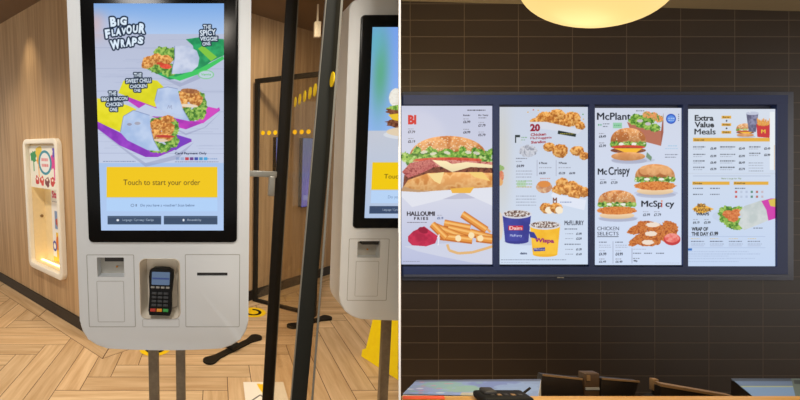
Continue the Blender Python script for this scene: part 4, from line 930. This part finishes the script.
# yellow caution sign
A, B = Vector((1.06, 2.89, 0)), Vector((1.18, 2.60, 0)); d = (B-A).normalized(); nn = Vector((-d.y, d.x, 0)); nn = nn if nn.x > 0 else -nn
CUT = CUTK
t = thing('wet_floor_sign', 'yellow folding wet-floor sign standing behind the right kiosk leg', 'sign', ((A+B)/2)+nn*.1)
def pan(side, name):
    L = (B-A).length; o0 = A if side < 0 else A+nn*.22; ap = A+nn*.11; H = .60; th = .018*nn*(1 if side < 0 else -1); mb = MB()
    rows = [(0, -.02, L+.02, 0), (.05, -.02, L+.02, 0), (.07, .01, L-.01, 0), (H, .04, L-.04, 1)]
    prev = None
    for z, a, b, _ in rows:
        f = z/H; c = o0*(1-f)+ap*f; row = [mb.bm.verts.new(tuple(Vector((c.x, c.y, z+.003))+d*s_+w_)) for s_, w_ in ((a, Vector()), (b, Vector()), (b, th), (a, th))]
        if prev: [mb.bm.faces.new((prev[i], prev[(i+1) % 4], row[(i+1) % 4], row[i])) for i in range(4)]
        else: mb.bm.faces.new(row[::-1])
        prev = row
    mb.bm.faces.new(prev); return mb.build(name, M['yellow'], t)
pan(-1, 'panel'); pan(1, 'panel')
CUT = None

# ================================================================== the menu room
DW = 2.5; SCL = FPX/DW
def W_(px, py): return (px-PX)/SCL, (PY-py)/SCL
def B_(px, py, D=DW-.053): return (px-PX)/FPX*D, (PY-py)/FPX*D
TW, TH = 54.1/SCL, 16.5/SCL
TOFF = (439-408)/SCL
TB = Vector((KR*DW, DW, 0))
# tile joints: object origin sits on a joint crossing below the boards
ou, ov = W_(438.5, 309.8)
M['tile'] = tile_mat()
mb = MB(); uR = 4.4
def topv(D, z=CEIL): return (z-CAMZ+sn*D)/cs
mb.hexa([(KR*DW, DW, vfloor(DW)), (uR, DW, vfloor(DW)), (uR, DW+.1, vfloor(DW+.1)), (KR*(DW+.1), DW+.1, vfloor(DW+.1)), (KR*DW, DW, topv(DW)), (uR, DW, topv(DW)), (uR, DW+.1, topv(DW+.1)), (KR*(DW+.1), DW+.1, topv(DW+.1))])
struct(mb.build('wall_menu', M['tile'], base=(ou, DW, ov), frame=RM, smooth=False))
# beige bulkhead over the tiles
mb = MB(); (a0, b0), (a1, b1) = W_(401.2, 1.2), W_(800, 11.5); b2 = b1-(b0-b1)*(uR-.0-a1)/(a1-a0)
D0 = 1.95
mb.hexa([(KR*D0+.004, D0, b0), (uR, D0, b2), (uR, DW-.002, b2), (KR*DW+.004, DW-.002, b0), (KR*D0+.004, D0, topv(D0)-.003), (uR, D0, topv(D0)-.003), (uR, DW-.002, topv(DW)-.003), (KR*DW+.004, DW-.002, topv(DW)-.003)])
struct(mb.build('trim_3', M['beige'], frame=RM, smooth=False))
# menu boards in their navy surround
boards = [('far left menu screen above the counter, showing a large burger and halloumi fries', (401.2, 105.8, 492.4, 264.4), board1()),
          ('menu screen showing chicken nuggets above two ice-cream cups, second from the dividing wall', (499, 107, 588, 264.4), board2()),
          ('menu screen showing three stacked burgers and chicken pieces, third from the dividing wall', (594, 108, 681.6, 265), board3()),
          ('far right menu screen headed Extra Value Meals, with a list of prices and a wrap', (687, 109, 775.4, 266.2), board4())]
t = thing('menu_surround', 'dark navy surround mounted on the tiled wall around all four menu screens', 'screen surround', (*[W_(598, 276)[0]], DW, W_(598, 276)[1]), RM)
x0, z1 = B_(401.3, 91.5, DW-.03); x1, z0 = B_(794, 280.5, DW-.03)
bx = [(B_(q[0], 0)[0], B_(q[2], 0)[0], B_(0, q[3])[1], B_(0, q[1])[1]) for _, q, _ in boards]
f0, f1 = DW-.06, DW-.003
MB().box(KR*f1+.001, x1, DW-.03, f1, z0, z1, .004).build('backing', M['navyedge'], t)
e = .018
mb = MB(); xi0, xi1, zi0, zi1 = x0, B_(788, 0, f0)[0], B_(0, 276.5, f0)[1], B_(0, 95, f0)[1]
mb.box(xi0, xi1, f0, DW-.03, bx[0][3]+.006, zi1); mb.box(xi0, xi1, f0, DW-.03, zi0, bx[0][2]-.012)
mb.build('cross_rail', M['navy'], t, smooth=False)
for a, b in ((bx[0][1], bx[1][0]), (bx[1][1], bx[2][0]), (bx[2][1], bx[3][0]), (bx[3][1], xi1)):
    MB().box(a+.001, b-.001, f0, DW-.031, bx[0][2]-.0118, bx[0][3]+.0058).build('upright', M['navy'], t, smooth=False)
MB().box(xi0, xi1, f0-.006, f0, zi0-.0, zi0+.012).build('lower_lip', M['navyedge'], t, smooth=False)
for px_ in (557, 560): 
    u, v = B_(px_, 277.2); MB().box(u-.01, u+.01, f0-.008, f0-.0062, v-.003, v+.003).build('badge', M['keylight'], t)
for (lab, q, ar), (a, b, c, d_) in zip(boards, bx):
    t = thing('menu_screen', lab, 'menu screen', ((a+b)/2, DW-.04, c), RM, group='menu screens over the counter')
    MB().box(a+.002, b-.002, DW-.052, DW-.0305, c+.001, d_-.001).build('casing', M['bezel'], t, smooth=False)
    art_mesh('picture', ar, [(a+.001, DW-.053, c), (b-.001, DW-.053, c), (b-.001, DW-.053, d_), (a+.001, DW-.053, d_)], M['art'], t)
# pendant lamp
DLp = 1.65; lu, _, lv = Q(597, -17, DLp)
t = thing('pendant_lamp', 'glowing yellow rounded lamp hanging in front of the tiled wall', 'lamp', (lu, DLp, lv-.22), RM)
prof = [(0, -.178)]+[(.285*math.sin(math.radians(q)), -.178*math.cos(math.radians(q))) for q in range(8, 100, 7)]+[(.25, .07), (.11, .13), (.05, .15), (0, .15)]
mb = MB().lathe(prof, (0, 0, 0), 56); bmesh.ops.transform(mb.bm, matrix=Matrix.Translation((lu, DLp, lv)) @ Matrix.Diagonal((1.05, .42, .96, 1)), verts=mb.bm.verts); mb.build('shade', M['bulb'], t)
MB().cyl((lu, DLp, lv+.148), (lu, DLp, topv(DLp)-.004), .008).build('cord', M['rubber'], t)
# service counter
def slabD(D0, D1, v0, v1a, v1b, u1, m, name):
    mb = MB(); k = KR+.0015
    mb.hexa([(k*D0, D0, vfloor(D0, .002)), (u1, D0, vfloor(D0, .002)), (u1, D1, vfloor(D1, .002)), (k*D1, D1, vfloor(D1, .002)), (k*D0, D0, v1a), (u1, D0, v1a), (u1, D1, v1b), (k*D1, D1, v1b)])
    return mb
LV = -.579; WV = -.70
tag(slabD(1.17, 1.24, 0, LV, LV, 3.2, None, '').build('service_counter', M['ledge'], base=(1.6, 1.2, vfloor(1.2)), frame=RM, smooth=False), 'honey-coloured wooden counter ledge along the foot of the menu wall view', 'counter')
tag(slabD(1.245, 1.49, 0, WV, WV, 3.2, None, '').build('worktop', M['worktop'], base=(1.6, 1.5, vfloor(1.5)), frame=RM, smooth=False), 'dark lower worktop behind the honey-coloured counter ledge', 'worktop')
# pale printed display case at the left end
def top_case(tl, tr, br, bl, vtop, art, name, label, cat, mm):
    def S(px, py): D = FPX*(-vtop)/(py-PY); return ((px-PX)/FPX*D, D, vtop)
    c = [S(*q) for q in (bl, br, tr, tl)]
    t = thing(name, label, cat, ((c[0][0]+c[1][0])/2, (c[0][1]+c[2][1])/2, WV), RM)
    mb = MB(); mb.hexa([(x, D, WV+.002) for x, D, v in c]+[(x, D, v-.004) for x, D, v in c]); mb.build('case', mm, t, smooth=False)
    art_mesh('top_sheet', art, [(x, D, v) for x, D, v in c], M['print'], t)
    return t
ar = Art(0, 0, 70, 16, (160, 178, 206)); ar.a[:] = (122, 144, 188)
for x, y, rx, ry, c in ((16, 6, 12, 4, (120, 160, 160)), (30, 10, 12, 3, (128, 166, 152)), (46, 5, 14, 4, (104, 122, 180)), (8, 10, 5, 3, (130, 140, 190)), (58, 9, 12, 5, (130, 156, 200))): ar.ell(x, y, rx, ry, c, jag=.2, alpha=.8)
r_ = random.Random(8)
for k in range(26): ar.ell(r_.uniform(0, 40), r_.uniform(2, 15), r_.uniform(1, 3), .6, r_.choice([(200, 120, 140), (130, 150, 220), (230, 236, 240), (120, 170, 150)]), alpha=.5)
ar.rect(0, 0, 70, 2.2, (80, 90, 116)); ar.rect(30, 13, 56, 16, (214, 190, 120), .5)
top_case((416.5, 380), (541, 379), (538, 397), (402.5, 394), -.60, ar, 'counter_display', 'pale blue printed flat display at the left end of the counter', 'display', M['casewhite'])
o = MB().hexa([(*Q(403, 399.6, 1.218)[:2], LV+.001), (*Q(445, 399.6, 1.218)[:2], LV+.001), (*Q(444, 396.6, 1.236)[:2], LV+.001), (*Q(403, 396.6, 1.236)[:2], LV+.001),
               (*Q(403, 399.6, 1.218)[:2], LV+.003), (*Q(445, 399.6, 1.218)[:2], LV+.003), (*Q(444, 396.6, 1.236)[:2], LV+.003), (*Q(403, 396.6, 1.236)[:2], LV+.003)]).build('orange_card', mat('orange_card', (226, 84, 40), .5), base=(.6, 1.22, LV), frame=RM, smooth=False)
tag(o, 'orange-red card lying on the counter ledge at its left end', 'card')
# payment terminal on the ledge
D = 1.205; a = Q(478, 0, D)[0]; b = Q(528, 0, D)[0]; c_ = (a+b)/2
t = thing('payment_terminal', 'black payment terminal resting on the counter ledge below the nugget screen', 'card reader', (c_, D, LV), RM)
MB().box(a, b, D-.03, D+.03, LV+.001, LV+.0235, .009, 4).build('body', M['rubber'], t)
MB().box(a+.018, a+.055, D-.005, D+.028, LV+.016, LV+.032, .006, 3).build('paper_cover', M['dark'], t)
for k in range(5): MB().box(a+.03+k*.02, a+.042+k*.02, D-.012, D-.002, LV+.0225, LV+.0250, .001).build('key', M['brown'] if k % 2 else M['dark'], t)
MB().cyl((b-.006, D+.01, LV+.02), (b+.028, D+.03, LV+.026), .003).build('cable', M['rubber'], t)
# monitors seen from behind
def screen_back(pts, D, label, top=True):
    t = thing('till_monitor', label, 'monitor', (Q(sum(p[0] for p in pts)/4, 0, D)[0], D, WV), RM)
    F4 = [Q(px, py, D) for px, py in pts]; mb = MB()       # bottom-left, bottom-right, top-right, top-left
    th = .022; mb.hexa([F4[0], F4[1], (F4[1][0], D+th, F4[1][2]), (F4[0][0], D+th, F4[0][2]), F4[3], F4[2], (F4[2][0], D+th, F4[2][2]), (F4[3][0], D+th, F4[3][2])], .002)
    mb.build('casing', M['monblack'], t)
    mb = MB(); q0, q1 = F4[3], F4[2]; mb.hexa([(q0[0], D-.003, q0[2]-.003), (q1[0], D-.003, q1[2]-.003), (q1[0], D-.0002, q1[2]-.003), (q0[0], D-.0002, q0[2]-.003), (q0[0], D-.003, q0[2]+.003), (q1[0], D-.003, q1[2]+.003), (q1[0], D-.0002, q1[2]+.003), (q0[0], D-.0002, q0[2]+.003)])
    mb.build('top_edge', M['brown'], t, smooth=False)
    xm = (F4[0][0]+F4[1][0])/2; zb = min(F4[0][2], F4[1][2])
    MB().box(xm-.02, xm+.02, D+.004, D+.018, WV+.01, zb+.004).build('stand', M['monblack'], t, smooth=False)
    MB().box(xm-.05, xm+.05, D-.04, D+.03, WV+.001, WV+.011, .003).build('base', M['monblack'], t)
    return t
screen_back([(538.5, 398), (584, 398), (582, 379), (542.5, 374.8)], 1.46, 'dark till monitor back with slanting brown top edge, left of the small printer')
screen_back([(600.5, 398), (634, 398), (639, 381.5), (601.5, 378.5)], 1.46, 'dark till monitor back right of the small printer')
D = 1.46; a, b = Q(584.5, 0, D)[0], Q(600, 0, D)[0]; zt = Q(0, 373.5, D)[2]
t = thing('till_printer', 'small dark brown receipt printer between the two till monitors', 'printer', ((a+b)/2, D, WV), RM)
MB().box(a, b, D, D+.028, WV+.002, zt, .004).build('body', mat('printer_brown', (74, 54, 34), .45), t)
MB().box(a+.002, b-.004, D-.003, D, Q(0, 389.6, D)[2], Q(0, 387.4, D)[2]).build('paper_slot', M['keylight'], t, smooth=False)
MB().box(a+.006, a+.018, D-.003, D, Q(0, 380.5, D)[2], Q(0, 375, D)[2]).build('switch', M['brown'], t, smooth=False)
# small post and angled flap
D = 1.45; u, _, v = Q(654, 378.5, D)
t = thing('scanner_stand', 'short brown upright on a black foot behind the counter, right of the monitors', 'stand', (u, D, WV), RM)
MB().box(u-.009, u+.009, D-.008, D+.008, Q(0, 390, D)[2], v, .002).build('head', M['brown'], t)
MB().lathe([(0, 0), (.036, 0), (.034, .008), (.02, .02), (.008, .028), (0, .028)], (u, D, WV+.002), 24).build('foot', M['rubber'], t)
MB().cyl((u, D, WV+.028), (u, D, Q(0, 389, D)[2]), .006).build('stem', M['rubber'], t)
D = 1.38; A = Q(660.5, 384.8, D); B = Q(734, 397.2, D)
t = thing('tilted_flap', 'dark slanting flap with a pale upper edge behind the counter', 'flap', ((A[0]+B[0])/2, D, WV), RM)
MB().hexa([(A[0], D, WV+.002), (B[0], D, WV+.002), (B[0], D+.02, WV+.002), (A[0], D+.02, WV+.002), (A[0], D, A[2]-.006), (B[0], D, B[2]-.006), (B[0], D+.02, B[2]-.006), (A[0], D+.02, A[2]-.006)]).build('board', M['monblack'], t, smooth=False)
MB().hexa([(A[0], D-.002, A[2]-.005), (B[0], D-.002, B[2]-.005), (B[0], D+.02, B[2]-.005), (A[0], D+.02, A[2]-.005), (A[0], D-.002, A[2]+.004), (B[0], D-.002, B[2]+.003), (B[0], D+.02, B[2]+.003), (A[0], D+.02, A[2]+.004)]).build('edge_strip', M['brown'], t, smooth=False)
ar = Art(0, 0, 70, 18, (96, 120, 164)); ar.rect(0, 0, 70, 3, (60, 72, 92)).rect(0, 8, 56, 9, (160, 176, 140)).rect(0, 9, 56, 18, (112, 146, 200)).rect(56, 0, 70, 18, (92, 108, 108)).rect(58, 2, 70, 6, (50, 60, 60))  # blue light reflected in the screen is painted into this picture
t = top_case((731, 378.4), (806, 378.4), (806, 396.5), (753, 396.5), -.60, ar, 'till_touchscreen', 'till touchscreen lying nearly flat at the right end of the counter, with a painted pale blue reflection', 'touchscreen', M['monblack'])

# ------------------------------------------------------------------ light
w = bpy.data.worlds.new('world'); SC.world = w; w.use_nodes = True
w.node_tree.nodes['Background'].inputs[0].default_value = (1.0, .95, .88, 1); w.node_tree.nodes['Background'].inputs[1].default_value = .95
def light(kind, name, loc, power, col, target=None, size=.2, spot=60, blend=.5, sy=None, frame=None):
    l = bpy.data.lights.new(name, kind); l.energy = power; l.color = col
    if kind == 'AREA': l.size = size; l.shape = 'RECTANGLE' if sy else 'SQUARE'; l.size_y = sy or size
    if kind == 'SPOT': l.spot_size = math.radians(spot); l.spot_blend = blend; l.shadow_soft_size = size
    if kind == 'POINT': l.shadow_soft_size = size
    o = bpy.data.objects.new(name, l); COL.objects.link(o); loc = Vector(loc)
    if frame: loc = frame @ loc
    o.location = loc
    if target is not None: o.rotation_euler = (Vector(target)-loc).to_track_quat('-Z', 'Y').to_euler()
    return o
WARM = (1, .86, .68); NEUT = (1, .95, .87)
light('SPOT', 'kiosk_fill', (-.5, .15, 2.7), 82, (1, .98, .95), (-.17, 1.35, .9), .2, 80, .7)  # added fill for the first kiosk's front, stands for no fixture
light('SPOT', 'kiosk_fill', (.36, -.1, 2.7), 125, (1, .9, .78), (.60, 1.6, 1.3), .15, 44, .7)  # second added fill, brightens the right kiosk; no real lamp here
light('SPOT', 'floor_downlight', (-1.2, 1.9, 2.7), 120, WARM, (-1.2, 2.6, 0), .08, 120, .8)
light('SPOT', 'floor_downlight', (.45, 2.4, 2.7), 120, WARM, (.45, 3.0, 0), .08, 120, .8)
light('SPOT', 'wall_downlight_and_fill', (.55, 3.1, 2.7), 60, (1, .86, .66), (.75, 4.4, 1.5), .1, 95, .8)  # added fill brightening the back oak wall, not a ceiling fitting
light('SPOT', 'floor_downlight', (-2.4, 3.2, 2.7), 70, WARM, (-2.4, 3.6, 0), .08, 120, .8)
g = onleft(37); pw = WL @ Vector((g, -.2, 2.72)); light('SPOT', 'wall_downlight_and_fill', pw, 22, (1, .84, .6), WL @ Vector((g, -.06, 1.2)), .05, 70, 1)
light('POINT', 'lamp_bulb', (lu, DLp, lv-.4), 14, (1, .78, .45), None, .25, frame=RM)
light('SPOT', 'counter_fill', RM @ Vector((1.3, .6, 1.0)), 90, (1, .84, .6), RM @ Vector((1.3, 1.22, -.6)), .1, 56, .7)  # invented fill that lifts the dark counter ledge and its displays
SC.view_settings.view_transform = 'Standard'; SC.view_settings.look = 'None'
SC.view_settings.exposure = 0; SC.view_settings.gamma = 1; SC.view_settings.use_curve_mapping = False
